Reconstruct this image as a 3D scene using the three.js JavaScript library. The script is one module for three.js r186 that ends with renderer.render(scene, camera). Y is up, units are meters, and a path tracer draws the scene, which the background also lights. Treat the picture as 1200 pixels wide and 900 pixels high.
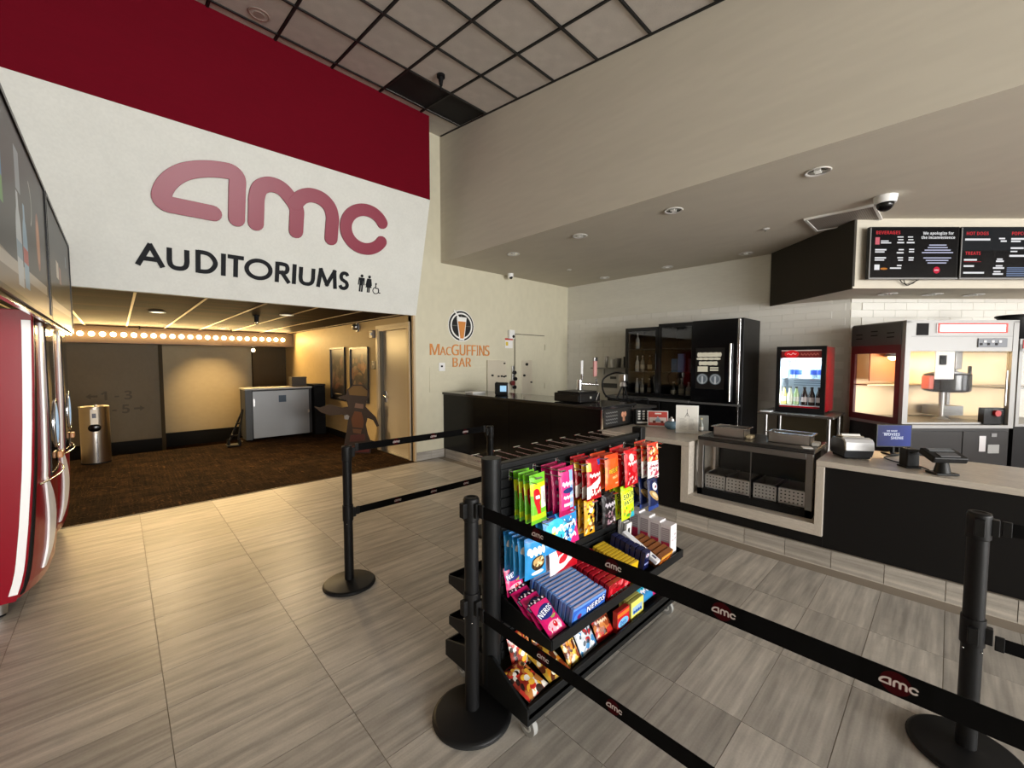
import * as THREE from 'three';
import { mergeGeometries } from 'three/addons/utils/BufferGeometryUtils.js';
import { RoundedBoxGeometry } from 'three/addons/geometries/RoundedBoxGeometry.js';
import { FontLoader } from 'three/addons/loaders/FontLoader.js';
import { TextGeometry } from 'three/addons/geometries/TextGeometry.js';
import { RectAreaLightUniformsLib } from 'three/addons/lights/RectAreaLightUniformsLib.js';

// ---------------------------------------------------------------- camera, sky, daylight, exposure
const renderer = new THREE.WebGLRenderer({ antialias: true });
renderer.toneMapping = THREE.LinearToneMapping;
renderer.toneMappingExposure = 1.12;
renderer.shadowMap.enabled = true;
RectAreaLightUniformsLib.init();
const scene = new THREE.Scene();
scene.background = new THREE.Color().setRGB(2.2, 2.3, 2.45);
const camera = new THREE.PerspectiveCamera(2 * Math.atan(450 / 487) * 180 / Math.PI, 4 / 3, 0.05, 100);
camera.position.set(0, 1.6, 0);
camera.lookAt(0.68661732, 1.6 - 0.05331217, -0.7250617);
scene.add(camera);

function areaLight(w, h, color, intensity, pos, target) {
  const l = new THREE.RectAreaLight(color, intensity, w, h);
  l.position.set(...pos); l.lookAt(...target); l.castShadow = true; scene.add(l); return l;
}
// daylight through the glazed entrance front behind the camera (same openings as window_1 and window_2 below)
areaLight(5.4, 2.9, new THREE.Color().setRGB(1.0, 0.985, 0.95), 20.0, [1.6, 1.7, 8.02], [1.6, 1.7, 0]);
areaLight(3.2, 2.5, new THREE.Color().setRGB(1.0, 0.985, 0.95), 4.5, [7.2, 1.6, 8.02], [7.2, 1.6, 0]);

// ---------------------------------------------------------------- helpers
const PI = Math.PI;
const used = {};
function uname(n) { if (!(n in used)) { used[n] = 0; return n; } used[n]++; return n + '_' + String(used[n]).padStart(3, '0'); }
let seed = 12345;
function rnd() { seed = (seed * 1664525 + 1013904223) >>> 0; return seed / 4294967296; }
function rr(a, b) { return a + (b - a) * rnd(); }
function lin(r, g, b) { return new THREE.Color().setRGB(r, g, b); }
function M(color, roughness = 0.6, o = {}) { return new THREE.MeshStandardMaterial({ color, roughness, ...o }); }
function MP(color, roughness, o = {}) { return new THREE.MeshPhysicalMaterial({ color, roughness, ...o }); }
function clean(g) {
  let h = g.index ? g.toNonIndexed() : g;
  for (const k of Object.keys(h.attributes)) if (!['position', 'normal', 'uv'].includes(k)) h.deleteAttribute(k);
  h.clearGroups(); return h;
}
function merge(gs) { if (!Array.isArray(gs)) return gs; if (gs.length === 1) return gs[0]; return mergeGeometries(gs.map(clean)); }
function bx(w, h, d, x = 0, y = 0, z = 0) { return new THREE.BoxGeometry(w, h, d).translate(x, y, z); }
// box from min/max corners
function bb(x0, x1, y0, y1, z0, z1) { return bx(Math.abs(x1 - x0), Math.abs(y1 - y0), Math.abs(z1 - z0), (x0 + x1) / 2, (y0 + y1) / 2, (z0 + z1) / 2); }
function rbx(w, h, d, r, x = 0, y = 0, z = 0, s = 2) { return new RoundedBoxGeometry(w, h, d, s, Math.min(r, w / 2.01, h / 2.01, d / 2.01)).translate(x, y, z); }
function rbb(x0, x1, y0, y1, z0, z1, r, s = 2) { return rbx(Math.abs(x1 - x0), Math.abs(y1 - y0), Math.abs(z1 - z0), r, (x0 + x1) / 2, (y0 + y1) / 2, (z0 + z1) / 2, s); }
function cy(r0, r1, h, x = 0, y = 0, z = 0, n = 24) { return new THREE.CylinderGeometry(r1, r0, h, n).translate(x, y, z); }
function cyAxis(r, h, axis, x, y, z, n = 16) { const g = new THREE.CylinderGeometry(r, r, h, n); if (axis === 'x') g.rotateZ(PI / 2); if (axis === 'z') g.rotateX(PI / 2); return g.translate(x, y, z); }
function lathe(pts, n = 32) { return new THREE.LatheGeometry(pts.map(p => new THREE.Vector2(p[0], p[1])), n); }
function tube(pts, r, seg = 24, rad = 8, closed = false) { return new THREE.TubeGeometry(new THREE.CatmullRomCurve3(pts.map(p => new THREE.Vector3(...p)), closed), seg, r, rad, closed); }
// bar between two points
function bar(a, b, r, n = 8) {
  const A = new THREE.Vector3(...a), B = new THREE.Vector3(...b), d = B.clone().sub(A), L = d.length();
  const g = new THREE.CylinderGeometry(r, r, L, n);
  g.applyQuaternion(new THREE.Quaternion().setFromUnitVectors(new THREE.Vector3(0, 1, 0), d.normalize()));
  return g.translate((A.x + B.x) / 2, (A.y + B.y) / 2, (A.z + B.z) / 2);
}
// uv in metres by dominant normal axis
function uvm(g, s = 1, ou = 0, ov = 0) {
  g = g.index ? g.toNonIndexed() : g; const p = g.attributes.position, n = g.attributes.normal, uv = new Float32Array(p.count * 2);
  for (let i = 0; i < p.count; i++) {
    const ax = Math.abs(n.getX(i)), ay = Math.abs(n.getY(i)), az = Math.abs(n.getZ(i)); let u, v;
    if (ay >= ax && ay >= az) { u = p.getX(i); v = p.getZ(i); } else if (ax >= az) { u = p.getZ(i); v = p.getY(i); } else { u = p.getX(i); v = p.getY(i); }
    uv[2 * i] = u * s + ou; uv[2 * i + 1] = v * s + ov;
  }
  g.setAttribute('uv', new THREE.BufferAttribute(uv, 2)); return g;
}
function shad(m) { m.castShadow = true; m.receiveShadow = true; return m; }
function part(parent, name, gs, m, label) {
  const o = shad(new THREE.Mesh(merge(gs), m)); o.name = parent === scene ? uname(name) : name; parent.add(o);
  if (label) o.userData.label = label; return o;
}
function struct(name, gs, m, label) { const o = part(scene, name, gs, m); o.userData = { kind: 'structure' }; if (label) o.userData.label = label; return o; }
function tag(o, label, category, group) { o.userData.label = label; o.userData.category = category; if (group) o.userData.group = group; return o; }
function thing(name, label, category, pos = [0, 0, 0], ry = 0, group) {
  const o = new THREE.Group(); o.name = uname(name); o.position.set(...pos); o.rotation.y = ry; scene.add(o); return tag(o, label, category, group);
}
function solo(name, label, category, gs, m, pos = [0, 0, 0], ry = 0, group) {
  const o = part(scene, name, gs, m); o.position.set(...pos); o.rotation.y = ry; return tag(o, label, category, group);
}
function dup(src, pos, ry, label, group) {
  const r = src.clone(); r.userData = { ...src.userData }; r.name = uname(src.name.replace(/_\d\d\d$/, '')); r.position.set(...pos); if (ry !== undefined) r.rotation.y = ry;
  if (label) r.userData.label = label; if (group) r.userData.group = group; scene.add(r); return r;
}
// tileable value noise
function noiseGrid(n, m, s) { let q = s >>> 0; const a = new Float32Array(n * m); for (let i = 0; i < n * m; i++) { q = (q * 1664525 + 1013904223) >>> 0; a[i] = q / 4294967296; } return (u, v) => { const x = ((u % 1) + 1) % 1 * n, y = ((v % 1) + 1) % 1 * m, i = Math.floor(x), j = Math.floor(y); let fx = x - i, fy = y - j; fx = fx * fx * (3 - 2 * fx); fy = fy * fy * (3 - 2 * fy); const g = (p, r) => a[((r + m) % m) * n + (p + n) % n]; return (g(i, j) * (1 - fx) + g(i + 1, j) * fx) * (1 - fy) + (g(i, j + 1) * (1 - fx) + g(i + 1, j + 1) * fx) * fy; }; }
function dataTex(w, h, fn, srgb = true) {
  const d = new Uint8Array(w * h * 4);
  for (let y = 0; y < h; y++) for (let x = 0; x < w; x++) { const c = fn(x / w, y / h), o = (y * w + x) * 4; for (let k = 0; k < 3; k++) d[o + k] = Math.max(0, Math.min(255, c[k] * 255)); d[o + 3] = 255; }
  const t = new THREE.DataTexture(d, w, h); t.wrapS = t.wrapT = THREE.RepeatWrapping; t.magFilter = THREE.LinearFilter; t.minFilter = THREE.LinearMipmapLinearFilter; t.generateMipmaps = true;
  if (srgb) t.colorSpace = THREE.SRGBColorSpace; t.needsUpdate = true; return t;
}
function canvasTex(w, h, draw) {
  const c = document.createElement('canvas'); c.width = w; c.height = h; const x = c.getContext('2d'); draw(x, w, h);
  const t = new THREE.CanvasTexture(c); t.colorSpace = THREE.SRGBColorSpace; return t;
}
// stroke outline (round caps) as a Shape
function strokeShape(pts, hw, cap0 = true, cap1 = true, n = 48) {
  const c = new THREE.CatmullRomCurve3(pts.map(p => new THREE.Vector3(p[0], p[1], 0)), false, 'centripetal'); const P = c.getSpacedPoints(n), L = [], R = [];
  for (let i = 0; i <= n; i++) { const a = P[Math.max(0, i - 1)], b = P[Math.min(n, i + 1)], d = b.clone().sub(a).normalize(); L.push([P[i].x - d.y * hw, P[i].y + d.x * hw]); R.push([P[i].x + d.y * hw, P[i].y - d.x * hw]); }
  const out = [...L];
  const capf = (p, d) => { const a0 = Math.atan2(d.x, -d.y); for (let k = 1; k < 8; k++) { const a = a0 - PI * k / 8; out.push([p.x + Math.cos(a) * hw, p.y + Math.sin(a) * hw]); } };
  if (cap1) capf(P[n], P[n].clone().sub(P[n - 1]).normalize());
  out.push(...R.reverse());
  if (cap0) capf(P[0], P[0].clone().sub(P[1]).normalize());
  const s = new THREE.Shape(); out.forEach((p, i) => i ? s.lineTo(...p) : s.moveTo(...p)); return s;
}
function polyShape(pts) { const s = new THREE.Shape(); pts.forEach((p, i) => i ? s.lineTo(...p) : s.moveTo(...p)); return s; }
function extr(shape, depth, bevel = 0) { return new THREE.ExtrudeGeometry(shape, { depth, bevelEnabled: bevel > 0, bevelSize: bevel, bevelThickness: bevel, bevelSegments: 2, curveSegments: 16 }); }
// prism: cross-section (z,y) polygon extruded along X from x0 to x1
function prismX(pts, x0, x1) { const g = extr(polyShape(pts.map(p => [-p[0], p[1]])), x1 - x0); g.rotateY(PI / 2); return g.translate(x0, 0, 0); }
const fontB = await new FontLoader().loadAsync('fonts/droid/droid_sans_bold.typeface.json');
const fontR = await new FontLoader().loadAsync('fonts/droid/droid_sans_regular.typeface.json');
function textGeo(s, size, depth, font = fontB) { const g = new TextGeometry(s, { font, size, depth, curveSegments: 6, bevelEnabled: false }); g.computeBoundingBox(); return g; }

// ---------------------------------------------------------------- materials
const fine = noiseGrid(64, 64, 7), fine2 = noiseGrid(128, 128, 91), coarse = noiseGrid(8, 8, 33), streak = noiseGrid(6, 96, 5), streak2 = noiseGrid(12, 220, 15), mid = noiseGrid(24, 24, 77);
const orange = dataTex(256, 256, (u, v) => { const a = 0.5 + 0.35 * (fine2(u, v) - 0.5) + 0.3 * (fine(u + .3, v) - 0.5); return [a, a, a]; }, false);
const paintTex = dataTex(256, 256, (u, v) => { const a = 0.965 + 0.02 * (coarse(u, v) - 0.5) + 0.025 * (fine(u, v) - 0.5); return [a, a, a]; });
function paint(c, r = 0.75) { return MP(c, r, { specularIntensity: 0.3, map: paintTex, bumpMap: orange, bumpScale: 0.0005 }); }
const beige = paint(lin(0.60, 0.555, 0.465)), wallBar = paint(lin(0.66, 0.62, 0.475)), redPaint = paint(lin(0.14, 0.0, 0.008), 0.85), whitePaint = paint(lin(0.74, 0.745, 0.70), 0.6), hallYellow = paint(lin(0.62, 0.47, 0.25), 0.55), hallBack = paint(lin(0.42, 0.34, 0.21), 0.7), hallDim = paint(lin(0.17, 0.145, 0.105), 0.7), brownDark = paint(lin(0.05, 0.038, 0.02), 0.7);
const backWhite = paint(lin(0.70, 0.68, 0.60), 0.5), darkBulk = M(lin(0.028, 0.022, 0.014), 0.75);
const blackGloss = MP(lin(0.004, 0.004, 0.0045), 0.14, { specularIntensity: 0.6 }), blackSatin = MP(lin(0.006, 0.006, 0.0065), 0.4, { specularIntensity: 0.45 }), blackMatte = MP(lin(0.006, 0.006, 0.0065), 0.7, { specularIntensity: 0.35 }), blackPlastic = MP(lin(0.008, 0.008, 0.0085), 0.45, { specularIntensity: 0.5 });
const chrome = M(lin(0.75, 0.75, 0.76), 0.16, { metalness: 1 }), steel = M(lin(0.56, 0.55, 0.54), 0.3, { metalness: 1 }), steelDark = M(lin(0.30, 0.29, 0.28), 0.36, { metalness: 1 }), greyMetal = M(lin(0.33, 0.34, 0.35), 0.5, { metalness: 0.4 });
const whitePlastic = M(lin(0.78, 0.78, 0.77), 0.4), paper = M(lin(0.78, 0.77, 0.74), 0.8), glassPane = MP(0xffffff, 0.03, { transmission: 1, thickness: 0, ior: 1.45, specularIntensity: 0.1 });
const bezel = MP(lin(0.006, 0.006, 0.0065), 0.3, { specularIntensity: 0.5 });

// ---------------------------------------------------------------- floor
const bstreak = noiseGrid(4, 40, 205);
const tileTex = dataTex(1024, 1024, (u, v) => {
  const s = 0.55 * (bstreak(u + 0.06 * coarse(u, v), v + 0.006 * mid(u, v)) - 0.5) + 0.42 * (streak(u, v + 0.003 * mid(u, v)) - 0.5) + 0.22 * (streak2(u, v) - 0.5) + 0.14 * (fine2(u * 2, v * 2) - 0.5) + 0.12 * (mid(u, v) - 0.5) + 0.16 * (coarse(u, v) - 0.5);
  const k = 0.72 + 0.24 * s; return [k * 1.0, k * 0.965, k * 0.915];
});
const tileRough = dataTex(256, 256, (u, v) => { const a = 0.38 + 0.04 * (mid(u, v) - 0.5) + 0.05 * (streak(u, v) - 0.5); return [a, a, a]; }, false);
const tileMats = [1.0, 0.91, 0.80, 1.07].map(k => MP(lin(0.92 * k, 0.92 * k, 0.92 * k), 1.0, { specularIntensity: 0.9, map: tileTex, roughnessMap: tileRough }));
const grout = M(lin(0.24, 0.20, 0.155), 0.9);
const floor = struct('floor', [bb(-1.75, 10.5, -0.3, -0.0025, -9.72, 8.35), bb(1.78, 10.5, -0.5, -0.0025, -10.22, -9.72), bb(3.4, 10.5, -0.5, -0.0025, -13.2, -10.22), bb(-1.75, 3.4, -0.7, -0.455, -13.2, -9.72)], grout);
const TX0 = 0.108, TP = 0.617, TZ0 = -0.275, TQ = 0.3075;
const tileGeos = [];
for (let k = 0; k < 10; k++) {
  const g = new THREE.BoxGeometry(TP - 0.003, 0.008, TQ - 0.003); const uv = g.attributes.uv, p = g.attributes.position, ou = rr(0, 1), ov = rr(0, 1);
  for (let i = 0; i < uv.count; i++) uv.setXY(i, ou + p.getX(i) * 0.8, ov + p.getZ(i) * 0.8); tileGeos.push(g);
}
for (let i = -3; i <= 6; i++) for (let j = -18; j <= 3; j++) {
  const x0 = TX0 + (i - 0) * TP, z0 = TZ0 + j * TQ; if (x0 < -1.4 || x0 + TP > 4.5 || z0 + TQ < -5.95) continue;
  if (x0 + TP * 0.5 > 3.99) continue;
  let g = tileGeos[Math.floor(rnd() * 10)], sx = 1, sz = 1, cx = x0 + TP / 2, cz = z0 + TQ / 2;
  if (z0 < -5.81) { sz = (z0 + TQ + 5.81) / TQ; cz = (-5.81 + z0 + TQ) / 2; } if (sz < 0.1) continue;
  if (x0 + TP > 3.95) { sx = (3.95 - x0) / TP; cx = (x0 + 3.95) / 2; }
  const t = shad(new THREE.Mesh(g, tileMats[Math.floor(rnd() * 4)])); t.name = 'tile'; t.position.set(cx, -0.004 + rr(0, 0.0006), cz); t.scale.set(sx, 1, sz); if (rnd() < 0.5) t.rotation.y = PI; floor.add(t);
}
{ const far = part(floor, 'tiles_beyond_view', [uvm(bb(-1.34, 3.94, -0.008, -0.0002, 0.96, 8.2), 0.8)], tileMats[1]); far.userData.kind = 'stuff'; }
// unseen floor behind the counters, made dark red quarry to cut soffit bounce
struct('floor_unseen_quarry', [uvm(bb(4.05, 10.2, -0.01, 0.0, -5.85, 8.2), 1)], M(lin(0.15, 0.055, 0.04), 0.6));
// carpet of the hall
const cn1 = noiseGrid(20, 20, 401), cn2 = noiseGrid(9, 9, 402), cn3 = noiseGrid(200, 8, 403), cn4 = noiseGrid(8, 200, 404);
const carpetTex = dataTex(1024, 1024, (u, v) => {
  const w = Math.abs(Math.sin(9 * (cn2(u, v) + 0.6 * cn1(u, v)) * PI)); const line = Math.pow(1 - w, 6);
  const k = 0.36 + 0.16 * (cn3(u, v) - 0.5) + 0.14 * (cn4(u, v) - 0.5) + 0.16 * (fine2(u * 2, v * 2) - 0.5) + 0.16 * (cn1(u, v) - 0.5) + 0.42 * line; return [k * 1.08, k * 0.80, k * 0.52];
});
const carpetM = MP(lin(0.145, 0.136, 0.123), 0.95, { specularIntensity: 0.08, map: carpetTex, bumpMap: carpetTex, bumpScale: 0.004 });
struct('floor_carpet', [uvm(bb(-1.34, 3.4, -0.05, 0.004, -9.72, -5.815), 0.45), uvm(bb(1.78, 3.4, -0.05, 0.004, -10.22, -9.72), 0.45)], carpetM);
// lower landing beyond the carpet edge, with its risers
struct('floor_landing', [uvm(bb(-1.34, 3.4, -0.47, -0.45, -12.9, -9.74), 0.45)], carpetM);
struct('trim_5', [bb(-1.34, 1.78, -0.45, -0.05, -9.735, -9.72), bb(1.765, 1.78, -0.45, -0.05, -10.235, -9.735), bb(1.765, 3.4, -0.45, -0.05, -10.235, -10.22)], M(lin(0.10, 0.07, 0.045), 0.4));
struct('trim_1', [bb(-1.34, 3.4, -0.003, 0.006, -5.822, -5.806)], M(lin(0.10, 0.07, 0.045), 0.4));

// ---------------------------------------------------------------- lobby shell
const ceilY = (x, z) => 4.56 - 0.117 * z - 0.02 * (x - 3.93);
struct('wall_left', [bb(-1.55, -1.35, -0.5, 5.6, -13.2, 8.35)], beige);
// entrance front with two glazed openings, behind the camera
struct('wall_entrance', [bb(-1.55, -1.1, 0, 5.0, 8.1, 8.35), bb(4.3, 5.6, 0, 4.2, 8.1, 8.35), bb(8.8, 10.3, 0, 4.2, 8.1, 8.35), bb(-1.1, 4.3, 3.15, 4.2, 8.1, 8.35), bb(5.6, 8.8, 2.85, 4.2, 8.1, 8.35), bb(-1.1, 4.3, 0, 0.25, 8.1, 8.35), bb(5.6, 8.8, 0, 0.35, 8.1, 8.35)], beige);
{ const alu = M(lin(0.10, 0.10, 0.10), 0.4, { metalness: 0.7 });
  const w1 = struct('window_1', [bb(-1.1, 4.3, 0.25, 0.31, 8.16, 8.26), bb(-1.1, 4.3, 3.09, 3.15, 8.16, 8.26), ...[-1.07, 0.25, 1.6, 2.95, 4.27].map(x => bb(x - 0.03, x + 0.03, 0.31, 3.09, 8.16, 8.26))], alu);
  for (const x of [-0.41, 0.925, 2.275, 3.61]) part(w1, 'pane', [bx(1.26, 2.78, 0.008, x, 1.7, 8.21)], glassPane);
  const w2 = struct('window_2', [bb(5.6, 8.8, 0.35, 0.41, 8.16, 8.26), bb(5.6, 8.8, 2.79, 2.85, 8.16, 8.26), ...[5.63, 7.2, 8.77].map(x => bb(x - 0.03, x + 0.03, 0.41, 2.79, 8.16, 8.26))], alu);
  for (const x of [6.415, 7.985]) part(w2, 'pane', [bx(1.51, 2.38, 0.008, x, 1.6, 8.21)], glassPane); }
struct('wall_far_right', [bb(10.1, 10.3, 0, 3.4, 1.7, 8.35)], beige);
// wall with the bar logo, and the wall above the hall opening behind the sign fascia
struct('wall_bar', [bb(3.4, 7.24, 0, 5.6, -6.01, -5.86), bb(-1.4, 3.4, 2.6, 5.6, -6.05, -5.95)], wallBar);
// upper wall over the counter
struct('wall_soffit', [bb(3.93, 4.05, 3.23, 5.6, -5.86, 8.2)], beige);
struct('ceiling_soffit', [bb(4.05, 10.3, 3.23, 3.4, -5.9, 8.3)], beige);
// ceiling: black grid, individual tiles
{
  const ax = Math.atan(0.117), az = Math.atan(-0.02);
  const slab = new THREE.Group(); const q = new THREE.Quaternion().setFromUnitVectors(new THREE.Vector3(0, 1, 0), new THREE.Vector3(0.02, 1, 0.117).normalize());
  const grid = bx(5.7, 0.12, 15.0); grid.translate(0, 0.085, 0); grid.applyQuaternion(q); grid.translate(1.3, ceilY(1.3, 1.1), 1.1);
  const c = struct('ceiling', [grid], M(lin(0.004, 0.004, 0.004), 0.8));
  const tm = dataTex(256, 256, (u, v) => { const p = fine2(u, v), k = 0.90 - 0.25 * Math.max(0, p - 0.72) + 0.05 * (coarse(u, v) - 0.5); return [k, k * 0.985, k * 0.965]; });
  const tmat = [0.66, 0.63, 0.69].map(k => M(lin(k, k * 0.955, k * 0.92), 0.9, { map: tm, bumpMap: tm, bumpScale: 0.002 }));
  const tg = new THREE.BoxGeometry(0.598, 0.016, 0.598);
  const P = 0.6265, Z0 = -5.285, X0 = 3.93;
  for (let i = 0; i < 9; i++) for (let j = -1; j < 10; j++) {
    const x1 = X0 - i * P, x0 = x1 - P; let z0 = Z0 + j * P, z1 = z0 + P; if (j === 0 && i < 2) continue; if (j === 0 && i === 1) continue;
    if (x1 < -1.3) continue;
    const cx = (x0 + x1) / 2; let cz = (z0 + z1) / 2;
    const t = shad(new THREE.Mesh(tg, tmat[Math.floor(rnd() * 3)])); t.name = 'ceiling_tile'; t.quaternion.copy(q); t.position.set(cx, ceilY(cx, cz) + 0.014, cz); c.add(t);
  }
  // T-bars
  const bars = [];
  for (let i = 0; i <= 8; i++) { const x = X0 - i * P; if (x < -1.3) continue; const g = bx(0.024, 0.012, 10.2); g.applyQuaternion(q); g.translate(x - (i === 0 ? 0.014 : 0), ceilY(x, -0.75) - 0.001, -0.75); bars.push(g); }
  for (let j = -0; j < 11; j++) { const z = Z0 + j * P; const g = bx(5.2, 0.012, 0.024); g.applyQuaternion(q); g.translate(1.3, ceilY(1.3, z) - 0.0012, z); bars.push(g); }
  part(c, 'grid_bars', bars, M(lin(0.004, 0.004, 0.004), 0.6));
}
// sign fascia over the hall: red upright face, white leaning face
struct('wall_sign_upper', [bb(-1.35, 3.455, 4.0, 5.5, -5.9, -5.42)], redPaint, 'deep red upper band over the hall sign');
struct('wall_sign_lower', [prismX([[-5.42, 4.0], [-5.86, 2.33], [-5.93, 2.33], [-5.93, 4.0]], -1.35, 3.455)], whitePaint, 'leaning white fascia carrying the hall sign');
// hall behind the fascia
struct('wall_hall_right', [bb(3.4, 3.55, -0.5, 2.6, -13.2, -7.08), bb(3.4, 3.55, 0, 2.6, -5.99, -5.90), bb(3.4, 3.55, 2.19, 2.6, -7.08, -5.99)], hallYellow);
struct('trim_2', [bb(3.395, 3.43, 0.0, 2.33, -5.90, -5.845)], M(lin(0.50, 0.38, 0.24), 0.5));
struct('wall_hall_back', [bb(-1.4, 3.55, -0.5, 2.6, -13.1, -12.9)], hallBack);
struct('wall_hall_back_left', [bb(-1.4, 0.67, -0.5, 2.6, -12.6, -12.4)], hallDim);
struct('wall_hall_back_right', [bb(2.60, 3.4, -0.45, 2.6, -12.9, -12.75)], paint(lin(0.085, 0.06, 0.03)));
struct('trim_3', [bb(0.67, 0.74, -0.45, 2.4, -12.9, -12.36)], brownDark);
struct('baseboard_hall_back', [bb(0.74, 2.6, -0.45, -0.11, -12.9, -12.87), bb(-1.35, 0.67, -0.45, -0.14, -12.4, -12.37), bb(2.6, 3.4, -0.45, -0.11, -12.75, -12.72)], blackMatte);
struct('baseboard_hall_right', [bb(3.375, 3.4, 0.004, 0.13, -10.22, -7.15)], blackMatte);
// hall ceiling: wood planks between pale bars running away from the lobby
{
  const woodTex = dataTex(512, 512, (u, v) => { const k = 0.40 + 0.30 * (streak(u, v) - 0.5) + 0.22 * (streak2(u, v) - 0.5) + 0.05 * (fine2(u, v) - 0.5); return [k * 1.05, k * 0.74, k * 0.50]; });
  const c = struct('ceiling_hall', [bb(-1.35, 3.4, 2.352, 2.6, -12.9, -5.93)], M(lin(0.02, 0.015, 0.01), 0.8));
  const wm = [0.13, 0.07, 0.20].map(k => MP(lin(k, k * 0.86, k * 0.78), 0.6, { specularIntensity: 0.1, map: woodTex }));
  const pg = []; for (let k = 0; k < 4; k++) { const g = new THREE.BoxGeometry(0.588, 0.012, 0.2); const uv = g.attributes.uv, p = g.attributes.position, a = rr(0, 1), b = rr(0, 1); for (let i = 0; i < uv.count; i++) uv.setXY(i, a + p.getX(i) * 0.9, b + p.getZ(i) * 0.9); pg.push(g); }
  for (let i = -2; i < 6; i++) for (let j = 0; j < 30; j++) { const x = 0.16 + i * 0.615 + 0.3075, z = -6.05 - j * 0.204; if (x < -1.0 || x > 3.2 || z < -12.0) continue; const t = shad(new THREE.Mesh(pg[Math.floor(rnd() * 4)], wm[Math.floor(rnd() * 3)])); t.name = 'plank'; t.position.set(x, 2.346, z); c.add(t); }
  for (let i = -2; i < 6; i++) part(c, 'ceiling_bar', [bb(0.16 + i * 0.615 - 0.012, 0.16 + i * 0.615 + 0.012, 2.333, 2.345, -12.0, -5.93)], M(lin(0.62, 0.48, 0.30), 0.35));
}
// counter-side back wall with glazed brick, its 45 degree turn, and the menu bulkhead
const CD = { u: new THREE.Vector3(0.72609, 0, 0.6876), w: new THREE.Vector3(0.6876, 0, -0.72609) };   // turned wall: along / into
const RY45 = Math.atan2(-CD.u.z, CD.u.x);    // group turned so that local x = u, local -z = w
function turned(u, y, w) { return [CD.u.x * u + CD.w.x * w, y, CD.u.z * u + CD.w.z * w]; }
{
  const brickM = [0.68, 0.695, 0.71].map(k => M(lin(k, k * 0.975, k * 0.90), 0.32, { bumpMap: orange, bumpScale: 0.0006 })), joint = M(lin(0.64, 0.625, 0.57), 0.9);
  const bg = new RoundedBoxGeometry(0.298, 0.098, 0.014, 1, 0.0025);
  const w = struct('wall_counter_back', [bb(7.25, 7.42, 0, 2.5, -6.0, -0.962), bb(7.24, 7.42, 2.5, 3.3, -6.0, -0.962)], backWhite);
  part(w, 'joint_bed', [bb(7.246, 7.252, 1.0, 2.5, -5.86, -0.97)], joint);
  for (let r = 0; r < 15; r++) for (let k = 0; k < 17; k++) { const z = -5.82 + k * 0.3 + (r % 2 ? 0.15 : 0); if (z > -1.13) continue; const b = shad(new THREE.Mesh(bg, brickM[Math.floor(rnd() * 3)])); b.name = 'brick'; b.position.set(7.247, 1.05 + r * 0.1, z); b.rotation.y = PI / 2; w.add(b); }
  const t = new THREE.Group(); t.name = 'wall_turned'; t.rotation.y = RY45; t.userData = { kind: 'structure', label: 'white glazed brick wall behind the popcorn machine' }; scene.add(t);
  part(t, 'wall_body', [bb(4.59, 8.6, 0, 3.3, -5.86, -5.69)], backWhite);
  part(t, 'joint_bed', [bb(4.60, 7.0, 1.0, 2.45, -5.69, -5.686)], joint);
  for (let r = 0; r < 15; r++) for (let k = 0; k < 8; k++) { const u = 4.745 + k * 0.3 + (r % 2 ? 0.15 : 0); const b = shad(new THREE.Mesh(bg, brickM[Math.floor(rnd() * 3)])); b.name = 'brick'; b.position.set(u, 1.05 + r * 0.1, -5.683); t.add(b); }
  const k = new THREE.Group(); k.name = 'wall_bulkhead'; k.rotation.y = RY45; k.userData = { kind: 'structure', label: 'hanging bulkhead with pale front and dark brown side' }; scene.add(k);
  part(k, 'bulkhead_body', [bb(3.93, 8.4, 2.45, 3.23, -5.69, -4.83), bb(3.93, 4.62, 2.45, 3.23, -6.3, -5.69)], beige);
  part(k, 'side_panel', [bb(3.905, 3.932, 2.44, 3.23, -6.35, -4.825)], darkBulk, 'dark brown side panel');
  part(k, 'front_trim', [bb(3.905, 8.4, 2.44, 2.462, -4.835, -4.815)], beige);
}

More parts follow.
